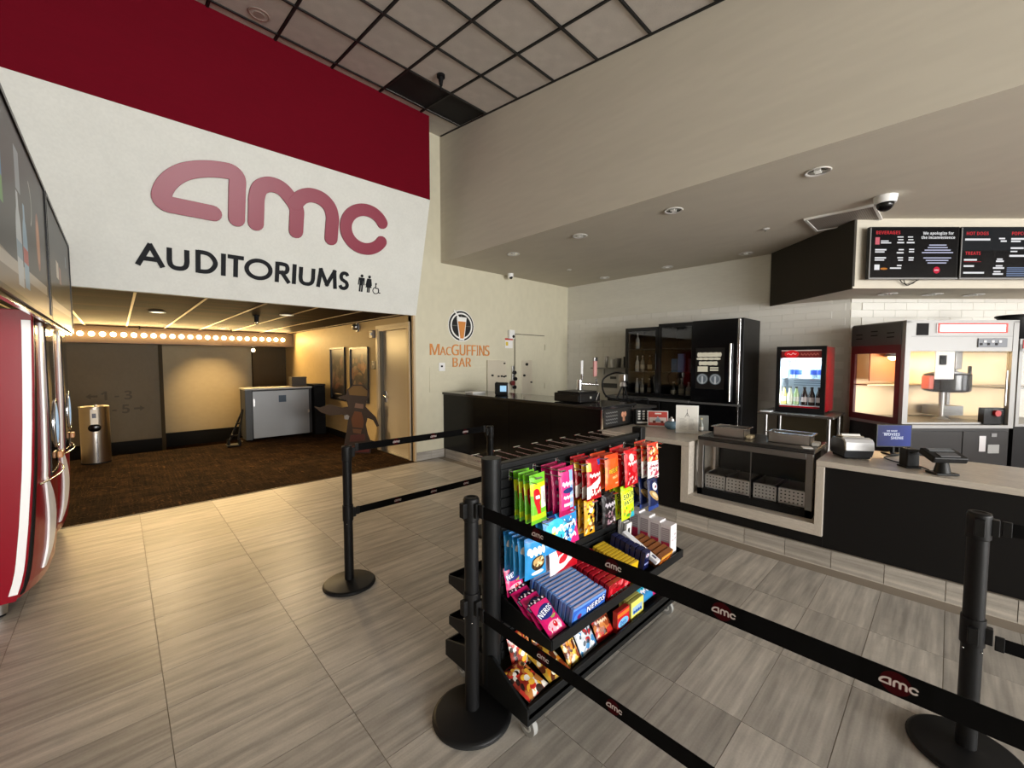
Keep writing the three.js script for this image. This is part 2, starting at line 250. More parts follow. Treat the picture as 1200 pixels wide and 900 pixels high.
// ---------------------------------------------------------------- sign on the leaning fascia
function onFascia(label, category, name) { const g = thing(name, label, category, [0, 2.33, -5.86]); g.rotation.x = Math.atan2(0.44, 1.67); return g; }
{
  const logoM = MP(lin(0.25, 0.028, 0.055), 0.35, { specularIntensity: 0.6 });
  const g = onFascia('large dusty red three letter logo on the white fascia', 'sign', 'wall_logo');
  const L = 0.022, hw = 0.078;
  // letter a
  part(g, 'letter', [extr(strokeShape([[0.815, 0.925], [0.66, 0.925], [0.50, 0.925], [0.42, 0.93], [0.385, 0.965], [0.40, 1.06], [0.46, 1.17], [0.57, 1.275], [0.73, 1.35], [0.90, 1.388], [0.985, 1.388], [1.028, 1.35], [1.033, 1.22], [1.033, 1.05], [1.033, 0.915]], hw, true, true, 120), L, 0.003)], logoM);
  part(g, 'letter', [extr(strokeShape([[1.222, 0.91], [1.222, 1.05], [1.224, 1.20], [1.255, 1.305], [1.345, 1.366], [1.46, 1.36], [1.56, 1.285], [1.645, 1.17], [1.652, 1.05], [1.652, 0.91]], hw, true, true, 90), L, 0.003), extr(strokeShape([[1.63, 1.23], [1.70, 1.32], [1.80, 1.366], [1.93, 1.355], [2.03, 1.28], [2.072, 1.17], [2.074, 1.05], [2.074, 0.905]], hw, true, true, 80), L + 0.0012, 0.003)], logoM);
  { const pts = []; for (let k = 0; k <= 40; k++) { const a = (33 + 300 * k / 40) * PI / 180; pts.push([2.52 + Math.cos(a) * 0.27 - 0.0, 1.11 + Math.sin(a) * 0.25]); } part(g, 'letter', [extr(strokeShape(pts, hw - 0.004, true, true, 90), L, 0.003)], logoM); }
  // lettering below
  const ink = MP(lin(0.012, 0.013, 0.016), 0.6, { specularIntensity: 0.25 });
  const t = onFascia('dark AUDITORIUMS lettering below the red logo on the fascia', 'lettering', 'wall_lettering');
  // letters drawn as even strokes, [x0, x1] of each on the fascia
  const ST = { A: [[[0, 0], [0.5, 1]], [[0.5, 1], [1, 0]], [[0.2, 0.3], [0.8, 0.3]]], U: [[[0, 1], [0, 0.6], [0, 0.36], [0.08, 0.13], [0.28, 0.02], [0.5, 0], [0.72, 0.02], [0.92, 0.13], [1, 0.36], [1, 0.6], [1, 1]]], D: [[[0, 0], [0, 1]], [[0, 1], [0.36, 1], [0.62, 0.95], [0.86, 0.78], [1, 0.5], [0.86, 0.22], [0.62, 0.05], [0.36, 0], [0, 0]]], I: [[[0.5, 0], [0.5, 1]]], T: [[[0, 1], [1, 1]], [[0.5, 0], [0.5, 1]]], R: [[[0, 0], [0, 1]], [[0, 1], [0.5, 1], [0.78, 0.95], [0.9, 0.75], [0.78, 0.55], [0.5, 0.5], [0, 0.5]], [[0.42, 0.5], [1, 0]]], M: [[[0, 0], [0.1, 1]], [[0.1, 1], [0.5, 0.12]], [[0.5, 0.12], [0.9, 1]], [[0.9, 1], [1, 0]]], S: [[[0.92, 0.84], [0.76, 0.97], [0.5, 1], [0.22, 0.94], [0.1, 0.77], [0.2, 0.6], [0.5, 0.5], [0.82, 0.4], [0.95, 0.22], [0.8, 0.06], [0.48, 0], [0.2, 0.04], [0.04, 0.18]]] };
  { const o = []; for (let k = 0; k <= 32; k++) { const a = PI / 2 + 2 * PI * k / 32; o.push([0.5 + 0.5 * Math.cos(a), 0.5 + 0.5 * Math.sin(a)]); } ST.O = [o]; }
  const word = 'AUDITORIUMS', xs = [0.168, 0.418, 0.662, 0.890, 0.955, 1.122, 1.445, 1.632, 1.715, 1.935, 2.212], xe = [0.398, 0.605, 0.860, 0.940, 1.112, 1.412, 1.612, 1.686, 1.905, 2.192, 2.358], hw2 = 0.0225;
  for (let i = 0; i < word.length; i++) { const c = word[i], x0 = xs[i] + hw2 * 0.9, w = xe[i] - xs[i] - hw2 * 1.8, y0 = 0.268 + hw2 * 0.9, h = 0.245 - hw2 * 1.8; const gs = ST[c].map((st, k) => { const flat = st.length === 2; let p = st.map(q => [x0 + q[0] * w, y0 + q[1] * h]); if (flat) { const dx = p[1][0] - p[0][0], dy = p[1][1] - p[0][1], L2 = Math.hypot(dx, dy), e = (c === 'I' || c === 'D' || c === 'R' || c === 'T' || c === 'M') ? hw2 * 0.9 : hw2 * 0.5; p = [[p[0][0] - dx / L2 * e, p[0][1] - dy / L2 * e], [p[1][0] + dx / L2 * e, p[1][1] + dy / L2 * e]]; } return extr(strokeShape(p, hw2, false, false, flat ? 1 : 48), 0.012 + k * 0.0004).translate(0, 0, 0.001); }); part(t, 'letter', gs, ink); }
  const ic = onFascia('small dark restroom figures and wheelchair symbol beside the lettering', 'symbol', 'restroom_symbols');
  const fig = (x, skirt) => { const s = [new THREE.CircleGeometry(0.021, 16).translate(x, 0.49, 0.006)]; const body = skirt ? [[-0.03, 0.465], [0.03, 0.465], [0.047, 0.37], [0.035, 0.365], [0.024, 0.41], [0.045, 0.34], [0.02, 0.34], [0.02, 0.272], [0.003, 0.272], [0.003, 0.34], [-0.003, 0.34], [-0.003, 0.272], [-0.02, 0.272], [-0.02, 0.34], [-0.045, 0.34], [-0.024, 0.41], [-0.035, 0.365], [-0.047, 0.37]] : [[-0.042, 0.465], [0.042, 0.465], [0.048, 0.365], [0.034, 0.365], [0.03, 0.43], [0.026, 0.43], [0.026, 0.272], [0.004, 0.272], [0.004, 0.36], [-0.004, 0.36], [-0.004, 0.272], [-0.026, 0.272], [-0.026, 0.43], [-0.03, 0.43], [-0.034, 0.365], [-0.048, 0.365]]; s.push(extr(polyShape(body.reverse().map(p => [p[0] + x, p[1]])), 0.006)); return s; };
  part(ic, 'figure', fig(2.53, false), ink); part(ic, 'figure', fig(2.64, true), ink);
  part(ic, 'wheelchair', [new THREE.CircleGeometry(0.014, 12).translate(2.745, 0.405, 0.005), extr(strokeShape([[2.745, 0.385], [2.748, 0.345], [2.785, 0.342], [2.80, 0.285], [2.82, 0.283]], 0.007, true, true, 30), 0.005), new THREE.TorusGeometry(0.045, 0.006, 6, 24, PI * 1.45).rotateZ(PI * 0.62).translate(2.753, 0.312, 0.003)], ink);
}

// ---------------------------------------------------------------- red drink dispensers along the left wall
{
  const red = MP(lin(0.25, 0.0, 0.010), 0.3, { specularIntensity: 0.4, clearcoat: 0.35, clearcoatRoughness: 0.08 }), ribbon = M(lin(0.92, 0.91, 0.91), 0.3), dark = M(lin(0.01, 0.008, 0.008), 0.08);
  const prof = y => { const t = [[0.10, -0.525], [0.16, -0.498], [0.30, -0.472], [0.55, -0.447], [0.9, -0.42], [1.2, -0.405], [1.5, -0.394], [1.8, -0.385], [1.93, -0.384]]; for (let i = 1; i < t.length; i++) if (y <= t[i][0]) { const f = (y - t[i - 1][0]) / (t[i][0] - t[i - 1][0]); return t[i - 1][1] + f * (t[i][1] - t[i - 1][1]); } return -0.384; };
  const W = 1.08, bulge = 0.06;
  // front surface X at height y and fraction s (0 near edge .. 1 far edge)
  const fx = (y, s, off = 0) => prof(y) + (0.03 + 0.085 * Math.pow(Math.max(0, 1 - y / 1.9), 1.3)) * (1 - Math.pow(2 * s - 1, 2)) + off;
  function sheet(ny, ns, y0, y1, s0, s1, off, th, pos) {   // curved sheet with thickness following the front; pos maps (a,b)->[y,s]
    const v = [], idx = []; const P = (a, b, o) => { const [y, s] = pos ? pos(a, b) : [y0 + (y1 - y0) * a, s0 + (s1 - s0) * b]; return [fx(y, s, o), y, -s * W]; };
    for (const o of [off, off - th]) for (let i = 0; i <= ny; i++) for (let j = 0; j <= ns; j++) v.push(...P(i / ny, j / ns, o));
    const N = (ny + 1) * (ns + 1), id = (k, i, j) => k * N + i * (ns + 1) + j;
    for (let i = 0; i < ny; i++) for (let j = 0; j < ns; j++) { const a = id(0, i, j), b = id(0, i, j + 1), c = id(0, i + 1, j), d = id(0, i + 1, j + 1); idx.push(a, b, c, b, d, c); const e = id(1, i, j), f = id(1, i, j + 1), g = id(1, i + 1, j), h = id(1, i + 1, j + 1); idx.push(e, g, f, f, g, h); }
    const wall = (k0, k1) => { idx.push(k0, k1, k0 + N, k1, k1 + N, k0 + N); };
    for (let i = 0; i < ny; i++) { wall(id(0, i, 0), id(0, i + 1, 0)); wall(id(0, i + 1, ns), id(0, i, ns)); }
    for (let j = 0; j < ns; j++) { wall(id(0, 0, j + 1), id(0, 0, j)); wall(id(0, ny, j), id(0, ny, j + 1)); }
    const g = new THREE.BufferGeometry(); g.setAttribute('position', new THREE.Float32BufferAttribute(v, 3)); g.setAttribute('uv', new THREE.Float32BufferAttribute(new Float32Array(v.length / 3 * 2), 2)); g.setIndex(idx); const h = g.toNonIndexed(); h.computeVertexNormals(); return h;
  }
  const mk = (z, label) => {
    const g = thing('drink_dispenser', label, 'drink machine', [0, 0, z], 0, 'red self-serve drink dispensers');
    // near and far side panels (profile seen from the side), and body
    const side = []; for (let k = 0; k <= 24; k++) { const y = 0.10 + 1.82 * k / 24; side.push([prof(y), y]); } side.push([-1.28, 1.92], [-1.28, 0.10]);
    const sideG = zc => extr(polyShape(side), 0.03, 0.006).translate(0, 0, zc);
    part(g, 'side_panel', [sideG(-0.04)], red); part(g, 'side_panel', [sideG(-W + 0.01)], red);
    part(g, 'body', [sheet(24, 12, 0.10, 1.92, 0.045, 0.955, -0.004, 0.05), bb(-1.28, -0.5, 1.88, 1.91, -W + 0.04, -0.04), bb(-1.28, -1.24, 0.1, 1.88, -W + 0.04, -0.04), bb(-1.27, -0.6, 0.10, 0.14, -W + 0.04, -0.04)], red);
    // white edge ribbon on the near side, thin black gap after it
    const rib = []; for (let k = 0; k <= 24; k++) { const y = 0.14 + 1.72 * k / 24; rib.push([prof(y) - 0.004, y]); } for (let k = 24; k >= 0; k--) { const y = 0.14 + 1.72 * k / 24; rib.push([prof(y) - 0.042, y]); }
    part(g, 'side_ribbon', [extr(polyShape(rib), 0.006).translate(0, 0, 0.0)], ribbon, 'white edge ribbon');
    part(g, 'seam', [sheet(24, 1, 0.12, 1.90, 0.035, 0.06, 0.001, 0.02)], blackMatte);
    // dark glass centre with dispensing alcove
    part(g, 'glass_front', [sheet(16, 8, 0.80, 1.84, 0.30, 0.72, 0.004, 0.02)], dark);
    const alc = part(g, 'touch_screen', [new THREE.SphereGeometry(1, 20, 12).scale(0.012, 0.16, 0.12).translate(fx(1.15, 0.5, 0.004), 1.15, -W * 0.5)], M(lin(0.10, 0.16, 0.22), 0.1, { emissive: lin(0.35, 0.55, 0.75), emissiveIntensity: 0.7 }), 'glowing blue oval screen'); 
    part(alc, 'screen_ring', [new THREE.TorusGeometry(1, 0.06, 8, 32).rotateY(PI / 2).scale(0.16, 0.17, 0.13).translate(fx(1.15, 0.5, 0.004), 1.15, -W * 0.5)], chrome);
    // white wave ribbon down the front
    const wave = (a, b) => { const y = 1.86 - 1.66 * a; let c = 0.19, hw = 0.017; if (y < 0.82) { const f = (0.82 - y) / 0.62; c = 0.19 + 0.13 * Math.sin(PI * Math.min(1, f * 0.92)); hw = 0.017 + 0.06 * Math.sin(PI * Math.min(1, f)); } return [y, c + (b * 2 - 1) * hw]; };
    part(g, 'front_ribbon', [sheet(40, 2, 0, 0, 0, 0, 0.006, 0.012, wave)], ribbon, 'white wave ribbon');
    // chrome tray arc and tray
    const arc = []; for (let k = 0; k <= 10; k++) { const s = 0.08 + 0.84 * k / 10; arc.push([fx(0.80, s, 0.008 + 0.022 * Math.sin(PI * k / 10)), 0.80, -s * W]); }
    part(g, 'tray_rim', [tube(arc, 0.005, 30, 8)], chrome);
    part(g, 'handle', [rbx(0.03, 0.05, 0.10, 0.01, fx(0.92, 0.5, 0.02), 0.92, -W * 0.5)], M(lin(0.55, 0.25, 0.10), 0.3));
    for (const zz of [-0.08, -W + 0.08]) for (const xx of [-0.60, -1.2]) { const l = part(g, 'foot', [cy(0.035, 0.04, 0.085, xx, 0.0585, zz, 20)], steel); part(l, 'foot_pad', [cy(0.028, 0.028, 0.016, xx, 0.008, zz, 16)], blackMatte); }
    return g;
  };
  mk(-3.98, 'red self-serve drink dispenser whose whole side panel shows');
  mk(-5.09, 'red self-serve drink dispenser standing at the carpet edge');
}
// lit menu boards hanging over the dispensers
{
  const boardTex = (seedN, far) => canvasTex(1024, 448, (x, w, h) => {
    x.fillStyle = '#2b2a29'; x.fillRect(0, 0, w, h);
    x.fillStyle = '#86796a'; x.beginPath(); x.moveTo(0, h * 0.80); x.lineTo(w, h * 0.86); x.lineTo(w, h); x.lineTo(0, h); x.fill();  // warm reflection along the lower edge, painted into the board print
    x.fillStyle = '#b9b2a6'; x.beginPath(); x.moveTo(w * 0.05, h * 0.83); x.lineTo(w * 0.95, h * 0.78); x.lineTo(w * 0.95, h * 0.85); x.lineTo(w * 0.05, h * 0.90); x.fill();
    const bottle = (cx, cyy, s, c, c2) => { x.fillStyle = c; x.beginPath(); x.moveTo(cx - 7 * s, cyy - 62 * s); x.lineTo(cx + 7 * s, cyy - 62 * s); x.lineTo(cx + 9 * s, cyy - 40 * s); x.bezierCurveTo(cx + 24 * s, cyy - 22 * s, cx + 22 * s, cyy, cx + 21 * s, cyy + 60 * s); x.lineTo(cx - 21 * s, cyy + 60 * s); x.bezierCurveTo(cx - 22 * s, cyy, cx - 24 * s, cyy - 22 * s, cx - 9 * s, cyy - 40 * s); x.fill(); x.fillStyle = c2; x.fillRect(cx - 21 * s, cyy + 2 * s, 42 * s, 22 * s); };
    if (far) { x.fillStyle = '#cfc3b4'; x.fillRect(w * 0.28, h * 0.42, w * 0.10, h * 0.16); x.fillStyle = '#9c6a5a'; x.fillRect(w * 0.40, h * 0.44, w * 0.08, h * 0.16); x.fillStyle = '#6c7986'; x.fillRect(w * 0.75, h * 0.2, w * 0.06, h * 0.12); }
    else { bottle(430, 300, 2.0, '#c6cdd2', '#8fa7b8'); bottle(530, 300, 1.9, '#8fb0c8', '#b9433b'); x.fillStyle = '#9b5a3a'; x.beginPath(); x.ellipse(800, 230, 46, 92, 0, 0, 7); x.fill(); x.fillStyle = '#c98f63'; x.beginPath(); x.ellipse(800, 230, 30, 70, 0, 0, 7); x.fill(); x.fillStyle = '#98a1a8'; x.fillRect(420, 60, 70, 110); x.fillStyle = '#4d86b8'; x.fillRect(180, 70, 60, 190); x.fillStyle = '#5c9a46'; x.fillRect(180, 200, 60, 60); x.strokeStyle = '#b9b9b5'; x.lineWidth = 9; x.beginPath(); x.arc(620, 150, 70, -1.2, 1.0); x.stroke(); }
  });
  const mkBoard = (z0, z1, far, label) => {
    const g = thing('menu_board', label, 'menu board', [-0.29, 1.86, 0], 0); const L = Math.abs(z1 - z0), zc = (z0 + z1) / 2, H = 0.80;
    part(g, 'housing', [bb(-0.034, -0.008, 0, H, z0, z1)], blackSatin);
    const s = new THREE.PlaneGeometry(L - 0.05, H - 0.045); s.rotateY(PI / 2); s.translate(-0.003, H / 2, zc);
    const tx = boardTex(1, far); part(g, 'display', [s], MP(0xffffff, 0.3, { specularIntensity: 0.3, map: tx, emissive: 0xffffff, emissiveMap: tx, emissiveIntensity: 0.05 }));
    part(g, 'frame', [bb(-0.01, 0.004, 0, 0.022, z0, z1), bb(-0.01, 0.004, H - 0.022, H, z0, z1), bb(-0.01, 0.004, 0.022, H - 0.022, z0, z0 + (z1 > z0 ? 0.025 : -0.025)), bb(-0.01, 0.004, 0.022, H - 0.022, z1, z1 - (z1 > z0 ? 0.025 : -0.025))], bezel);
    part(g, 'light_rail', [bb(-0.03, -0.012, -0.018, -0.001, z0, z1)], chrome);
    for (const q of [-0.3, 0.3]) part(g, 'bracket', [bb(-1.06, -0.034, 0.3, 0.36, zc + q - 0.025, zc + q + 0.025)], blackSatin);
  };
  mkBoard(-5.60, -3.90, true, 'dim grey menu board with warm lower edge next to the white fascia');
  mkBoard(-3.87, -2.05, false, 'grey menu board printed with bottles hanging above the nearest dispenser');
}

// ---------------------------------------------------------------- hall: marquee lights, ceiling fittings, furniture
{
  const warm = lin(1.0, 0.66, 0.26);
  const mq = thing('marquee_beam', 'brown marquee beam carrying a row of glowing bulbs across the hall', 'marquee', [0, 0, -12.0]);
  part(mq, 'beam', [bb(-1.34, 3.39, 2.0, 2.33, -0.35, 0)], M(lin(0.16, 0.10, 0.045), 0.5));
  part(mq, 'lower_lip', [bb(-1.34, 3.39, 1.985, 2.0, -0.35, 0.02)], M(lin(0.10, 0.06, 0.03), 0.5));
  const bm = M(lin(1, 0.9, 0.7), 0.4, { emissive: lin(1.0, 0.72, 0.36), emissiveIntensity: 16 }); const bgm = new THREE.SphereGeometry(0.048, 16, 12), sg = new THREE.CylinderGeometry(0.024, 0.03, 0.04, 14).rotateX(PI / 2);
  for (let i = 0; i < 27; i++) { const x = -1.0 + i * 0.1585; if (x > 3.3) break; const b = part(mq, 'bulb', bgm, bm, 'glowing warm bulb'); b.position.set(x, 2.165, 0.075); const s = part(b, 'socket', sg, M(lin(0.4, 0.3, 0.15), 0.4)); s.position.set(0, 0, -0.055); }
  areaLight(4.3, 0.09, warm, 95, [1.1, 2.165, -11.86], [1.1, 1.2, -9]);
  // downlights of the hall
  const dl = (x, z, on, label) => { const g = thing('hall_downlight', label, 'ceiling light', [x, 2.339, z]); part(g, 'trim_ring', [lathe([[0.075, 0.0], [0.098, -0.003], [0.10, -0.012], [0.078, -0.014], [0.075, 0]], 28)], whitePlastic); part(g, 'lens', [cy(0.074, 0.074, 0.006, 0, -0.006, 0, 24)], M(lin(0.8, 0.75, 0.65), 0.4, { emissive: lin(1, 0.85, 0.6), emissiveIntensity: on })); return g; };
  dl(0.45, -8.1, 5, 'round glowing downlight in the wood plank ceiling of the hall');
  dl(1.95, -7.2, 2, 'faint round downlight near the small black camera in the hall ceiling');
  const sp = (x, y, z, tx, ty, tz, c, I, ang, pen, r = 2) => { const s = new THREE.SpotLight(c, I, 0, ang, pen, 2); s.position.set(x, y, z); s.target.position.set(tx, ty, tz); s.castShadow = true; s.shadow.radius = r; scene.add(s); scene.add(s.target); };
  sp(0.45, 2.31, -8.1, 0.45, 0, -7.4, lin(1, 0.74, 0.42), 12, 1.25, 0.6);
  sp(1.95, 2.31, -7.2, 1.6, 0, -6.6, lin(1, 0.74, 0.42), 14, 1.2, 0.7);

  // wall-washer behind the marquee
  const ww = thing('wall_washer', 'small glowing spot lamp hanging under the marquee by the lit wall', 'lamp', [2.55, 1.93, -12.42]);
  part(ww, 'stem', [cy(0.008, 0.008, 0.07, 0, 0.035, 0, 8)], blackMatte); part(ww, 'bulb', [new THREE.SphereGeometry(0.045, 14, 10).translate(0, -0.03, 0)], M(lin(1, 0.9, 0.7), 0.4, { emissive: lin(1, 0.75, 0.4), emissiveIntensity: 10 }));
  dl(1.70, -11.0, 3, 'small round downlight added in the hall ceiling to wash the back wall');  // added fixture, carries the spot aimed at the hall back wall
  sp(1.70, 2.31, -11.0, 1.66, 0.85, -12.9, lin(1, 0.70, 0.34), 30, 0.42, 1.0, 3);  // added spot for the warm glow on the back wall
  // smoke detector, sprinkler, camera
  const hc = thing('hall_camera', 'small black camera stem hanging from the hall ceiling', 'camera', [1.62, 2.339, -7.6]); part(hc, 'mount', [cy(0.05, 0.05, 0.02, 0, -0.01, 0, 16)], blackMatte); part(hc, 'body', [cy(0.03, 0.035, 0.10, 0, -0.065, 0, 14)], blackMatte); part(hc, 'lens', [new THREE.SphereGeometry(0.03, 12, 8).translate(0, -0.12, 0.01)], chrome);
  for (const [x, z] of [[0.35, -11.6], [1.9, -11.3]]) { const s = thing('hall_sprinkler', x < 1 ? 'tiny dark sprinkler head hanging above the steel wipe dispenser side' : 'tiny dark sprinkler head hanging above the grey equipment cabinet side', 'sprinkler', [x, 2.339, z]); part(s, 'pipe', [cy(0.012, 0.012, 0.06, 0, -0.03, 0, 8)], blackMatte); part(s, 'deflector', [cy(0.03, 0.03, 0.006, 0, -0.063, 0, 12)], blackMatte); }
  const em = thing('emergency_dome', 'small silver dome on the yellow wall above the second poster', 'camera', [3.4, 2.27, -7.95]); part(em, 'base', [cyAxis(0.09, 0.02, 'x', -0.01, 0, 0, 20)], greyMetal); part(em, 'dome', [new THREE.SphereGeometry(0.078, 18, 10).scale(0.75, 0.8, 1).translate(-0.05, 0, 0)], steel);
  // numbers on the dim wall
  const num = thing('direction_sign', 'dim grey hall numbers and arrows lettered on the back wall', 'sign', [0, 0, -12.398]); const nm = M(lin(0.075, 0.065, 0.045), 0.7);
  const put = (s, x, y, h) => { const q = textGeo(s, h, 0.004); part(num, 'lettering', [q.translate(x, y, 0)], nm); };
  put('1 - 3', -0.30, 0.78, 0.19); put('4 - 5', -0.35, 0.48, 0.19);
  const arrow = (x, y, d) => extr(polyShape((d > 0 ? [[0, 0.02], [0.1, 0.02], [0.1, 0.06], [0.18, 0], [0.1, -0.06], [0.1, -0.02], [0, -0.02]] : [[0, 0.02], [-0.1, 0.02], [-0.1, 0.06], [-0.18, 0], [-0.1, -0.06], [-0.1, -0.02], [0, -0.02]]).map(p => [p[0] + x, p[1] + y])), 0.004);
  part(num, 'arrow', [arrow(-0.34, 0.87, -1)], nm); part(num, 'arrow', [arrow(0.22, 0.57, 1)], nm);
  // wipe dispenser stand
  const wd = thing('wipe_dispenser', 'brushed steel cylinder wipe dispenser standing on the carpet', 'dispenser', [-0.30, 0.004, -9.27]);
  part(wd, 'body', [lathe([[0, 0.01], [0.16, 0.01], [0.172, 0.015], [0.172, 0.87], [0.176, 0.875], [0.176, 0.895], [0.168, 0.90], [0, 0.90]], 36)], M(lin(0.50, 0.44, 0.36), 0.28, { metalness: 1 })); part(wd, 'base_ring', [cy(0.176, 0.176, 0.02, 0, 0.01, 0, 32)], blackMatte);
  part(wd, 'label', [new THREE.CylinderGeometry(0.1735, 0.1735, 0.26, 10, 1, true, -0.25, 0.5).translate(0, 0.73, 0)], paper, 'white printed label'); part(wd, 'logo', [new THREE.CylinderGeometry(0.1742, 0.1742, 0.07, 6, 1, true, -0.13, 0.26).translate(0, 0.76, 0)], M(lin(0.12, 0.14, 0.2), 0.5)); part(wd, 'wipe_hole', [new THREE.SphereGeometry(0.075, 18, 10).scale(1, 0.85, 0.25).translate(0, 0.57, 0.165)], blackGloss); part(wd, 'slot', [new THREE.CylinderGeometry(0.1735, 0.1735, 0.46, 6, 1, true, 0.03, 0.16).translate(0, 0.25, 0)], chrome); part(wd, 'cap', [cy(0.02, 0.02, 0.02, 0.02, 0.91, 0, 12)], steel);
  // grey equipment cabinet with hand truck
  const ec = thing('equipment_cabinet', 'wide grey metal cabinet with black sides standing on the carpet', 'cabinet', [0, 0.004, -9.6]);
  part(ec, 'body', [bb(1.82, 3.05, 0.05, 1.03, -0.55, -0.012)], M(lin(0.03, 0.03, 0.032), 0.6)); part(ec, 'front_panel', [rbb(1.93, 2.99, 0.05, 1.0, -0.012, 0.012, 0.004)], greyMetal, 'flat grey front panel'); part(ec, 'top', [rbb(1.80, 3.06, 1.03, 1.06, -0.56, 0.015, 0.006)], M(lin(0.55, 0.53, 0.48), 0.5)); part(ec, 'side_strip', [rbb(1.80, 1.92, 0.03, 1.03, -0.3, 0.012, 0.006)], M(lin(0.06, 0.065, 0.07), 0.5)); part(ec, 'hinge', [bb(1.935, 1.965, 0.70, 0.85, 0.012, 0.03)], steel); part(ec, 'latch', [bb(2.96, 2.99, 0.5, 0.56, 0.012, 0.03)], steel);
  part(ec, 'badge', [bb(2.40, 2.54, 0.76, 0.90, 0.012, 0.016)], M(lin(0.02, 0.05, 0.09), 0.4), 'small dark blue badge'); for (const x of [1.9, 2.95]) part(ec, 'caster', [cyAxis(0.025, 0.03, 'x', x, 0.025, -0.05)], blackMatte);
  const bc = thing('black_case', 'tall black case beside the grey equipment cabinet', 'case', [3.19, 0.004, -9.75]); part(bc, 'body', [rbx(0.24, 1.06, 0.5, 0.02, 0, 0.53, 0)], blackMatte); part(bc, 'lid', [rbx(0.25, 0.05, 0.51, 0.015, 0, 1.085, 0)], blackSatin);
  const ht = thing('hand_truck', 'black folding hand truck leaning against the cabinet side', 'hand truck', [1.62, 0.004, -9.42]);
  part(ht, 'frame', [bar([0.14, 0.65, -0.2], [-0.14, 0.12, 0.12], 0.018), bar([0.10, 0.65, 0.0], [-0.02, 0.12, 0.2], 0.018), bar([-0.14, 0.2, 0.10], [-0.0, 0.2, 0.18], 0.014), bar([-0.02, 0.40, 0.0], [0.06, 0.42, 0.06], 0.014)], blackSatin); part(ht, 'toe_plate', [bb(-0.2, 0.0, 0.02, 0.035, 0.02, 0.26)], blackSatin); for (const [x, z] of [[-0.16, 0.08], [0.0, 0.20]]) part(ht, 'wheel', [cyAxis(0.07, 0.035, 'x', x, 0.07, z, 18)], blackMatte);
  const dbx = thing('dark_box', 'dark brown box lying on top of the cabinet by the wall', 'box', [2.89, 1.068, -9.98]); part(dbx, 'body', [rbx(0.30, 0.18, 0.22, 0.01, 0, 0.09, 0)], M(lin(0.05, 0.035, 0.02), 0.6)); part(dbx, 'lid', [rbx(0.31, 0.03, 0.23, 0.008, 0, 0.185, 0)], M(lin(0.06, 0.045, 0.025), 0.6));
  // posters (plain stand-ins in the same colours)
  const posterTex = (a) => canvasTex(256, 384, (x, w, h) => { const g = a ? ['#3b2a22', '#a8673a', '#c9a070', '#1b1613'] : ['#2a211c', '#8a5a48', '#7d6a5a', '#15110e']; x.fillStyle = g[0]; x.fillRect(0, 0, w, h); let s = a ? 5 : 9; for (let i = 0; i < 46; i++) { s = (s * 16807) % 2147483647; const u = s / 2147483647; s = (s * 16807) % 2147483647; const v = s / 2147483647; x.fillStyle = g[i % 4]; x.globalAlpha = 0.6; x.beginPath(); x.ellipse(u * w, h * 0.1 + v * h * 0.8, 12 + 26 * u, 16 + 40 * v, u * 3, 0, 7); x.fill(); } x.globalAlpha = 1; x.fillStyle = g[3]; x.fillRect(0, h * 0.86, w, h * 0.14); x.fillStyle = '#b9aa98'; x.fillRect(w * 0.22, h * 0.90, w * 0.56, h * 0.02); });
  const poster = (z0, z1, y0, y1, a, label) => { const g = thing('framed_poster', label, 'poster', [3.4, 0, (z0 + z1) / 2]); const L = z1 - z0; part(g, 'frame', [bb(-0.035, -0.001, y0, y0 + 0.035, -L / 2, L / 2), bb(-0.035, -0.001, y1 - 0.035, y1, -L / 2, L / 2), bb(-0.035, -0.001, y0 + 0.035, y1 - 0.035, -L / 2, -L / 2 + 0.035), bb(-0.035, -0.001, y0 + 0.035, y1 - 0.035, L / 2 - 0.035, L / 2)], M(lin(0.008, 0.008, 0.008), 0.3)); part(g, 'print', [new THREE.PlaneGeometry(L - 0.07, y1 - y0 - 0.07).rotateY(-PI / 2).translate(-0.012, (y0 + y1) / 2, 0)], M(0xffffff, 0.3, { map: posterTex(a) })); };
  poster(-9.36, -8.57, 0.79, 1.90, false, 'narrow black framed dark poster nearer the marquee lights'); poster(-8.30, -7.47, 0.82, 1.88, true, 'black framed dark poster with orange figures beside the door');
  // door with frame
  const dr = struct('door_1', [bb(3.46, 3.505, 0.01, 2.14, -7.03, -6.04)], M(lin(0.52, 0.45, 0.34), 0.32), 'tan metal door with lever handle');
  part(dr, 'door_frame', [bb(3.385, 3.56, 0, 2.20, -7.08, -7.03), bb(3.385, 3.56, 0, 2.20, -6.04, -5.99), bb(3.385, 3.56, 2.14, 2.20, -7.03, -6.04), bb(3.375, 3.402, 0, 2.24, -7.13, -7.06), bb(3.375, 3.402, 0, 2.24, -6.01, -5.955), bb(3.375, 3.402, 2.18, 2.24, -7.06, -6.01)], M(lin(0.48, 0.38, 0.25), 0.4));
  const hd = part(dr, 'door_handle', [rbx(0.012, 0.20, 0.07, 0.005, 3.453, 0.98, -6.93), bar([3.45, 1.0, -6.93], [3.41, 1.0, -6.93], 0.012), bar([3.41, 1.0, -6.94], [3.41, 0.985, -6.81], 0.011)], chrome, 'silver lever handle');
  part(dr, 'door_stop', [bb(3.40, 3.46, 0.0, 2.14, -7.03, -6.99)], M(lin(0.10, 0.085, 0.06), 0.5)); part(dr, 'threshold', [bb(3.38, 3.56, 0, 0.012, -7.03, -6.04)], steel);
  struct('wall_behind_door', [bb(3.56, 3.62, 0, 2.6, -7.3, -5.9)], hallYellow);
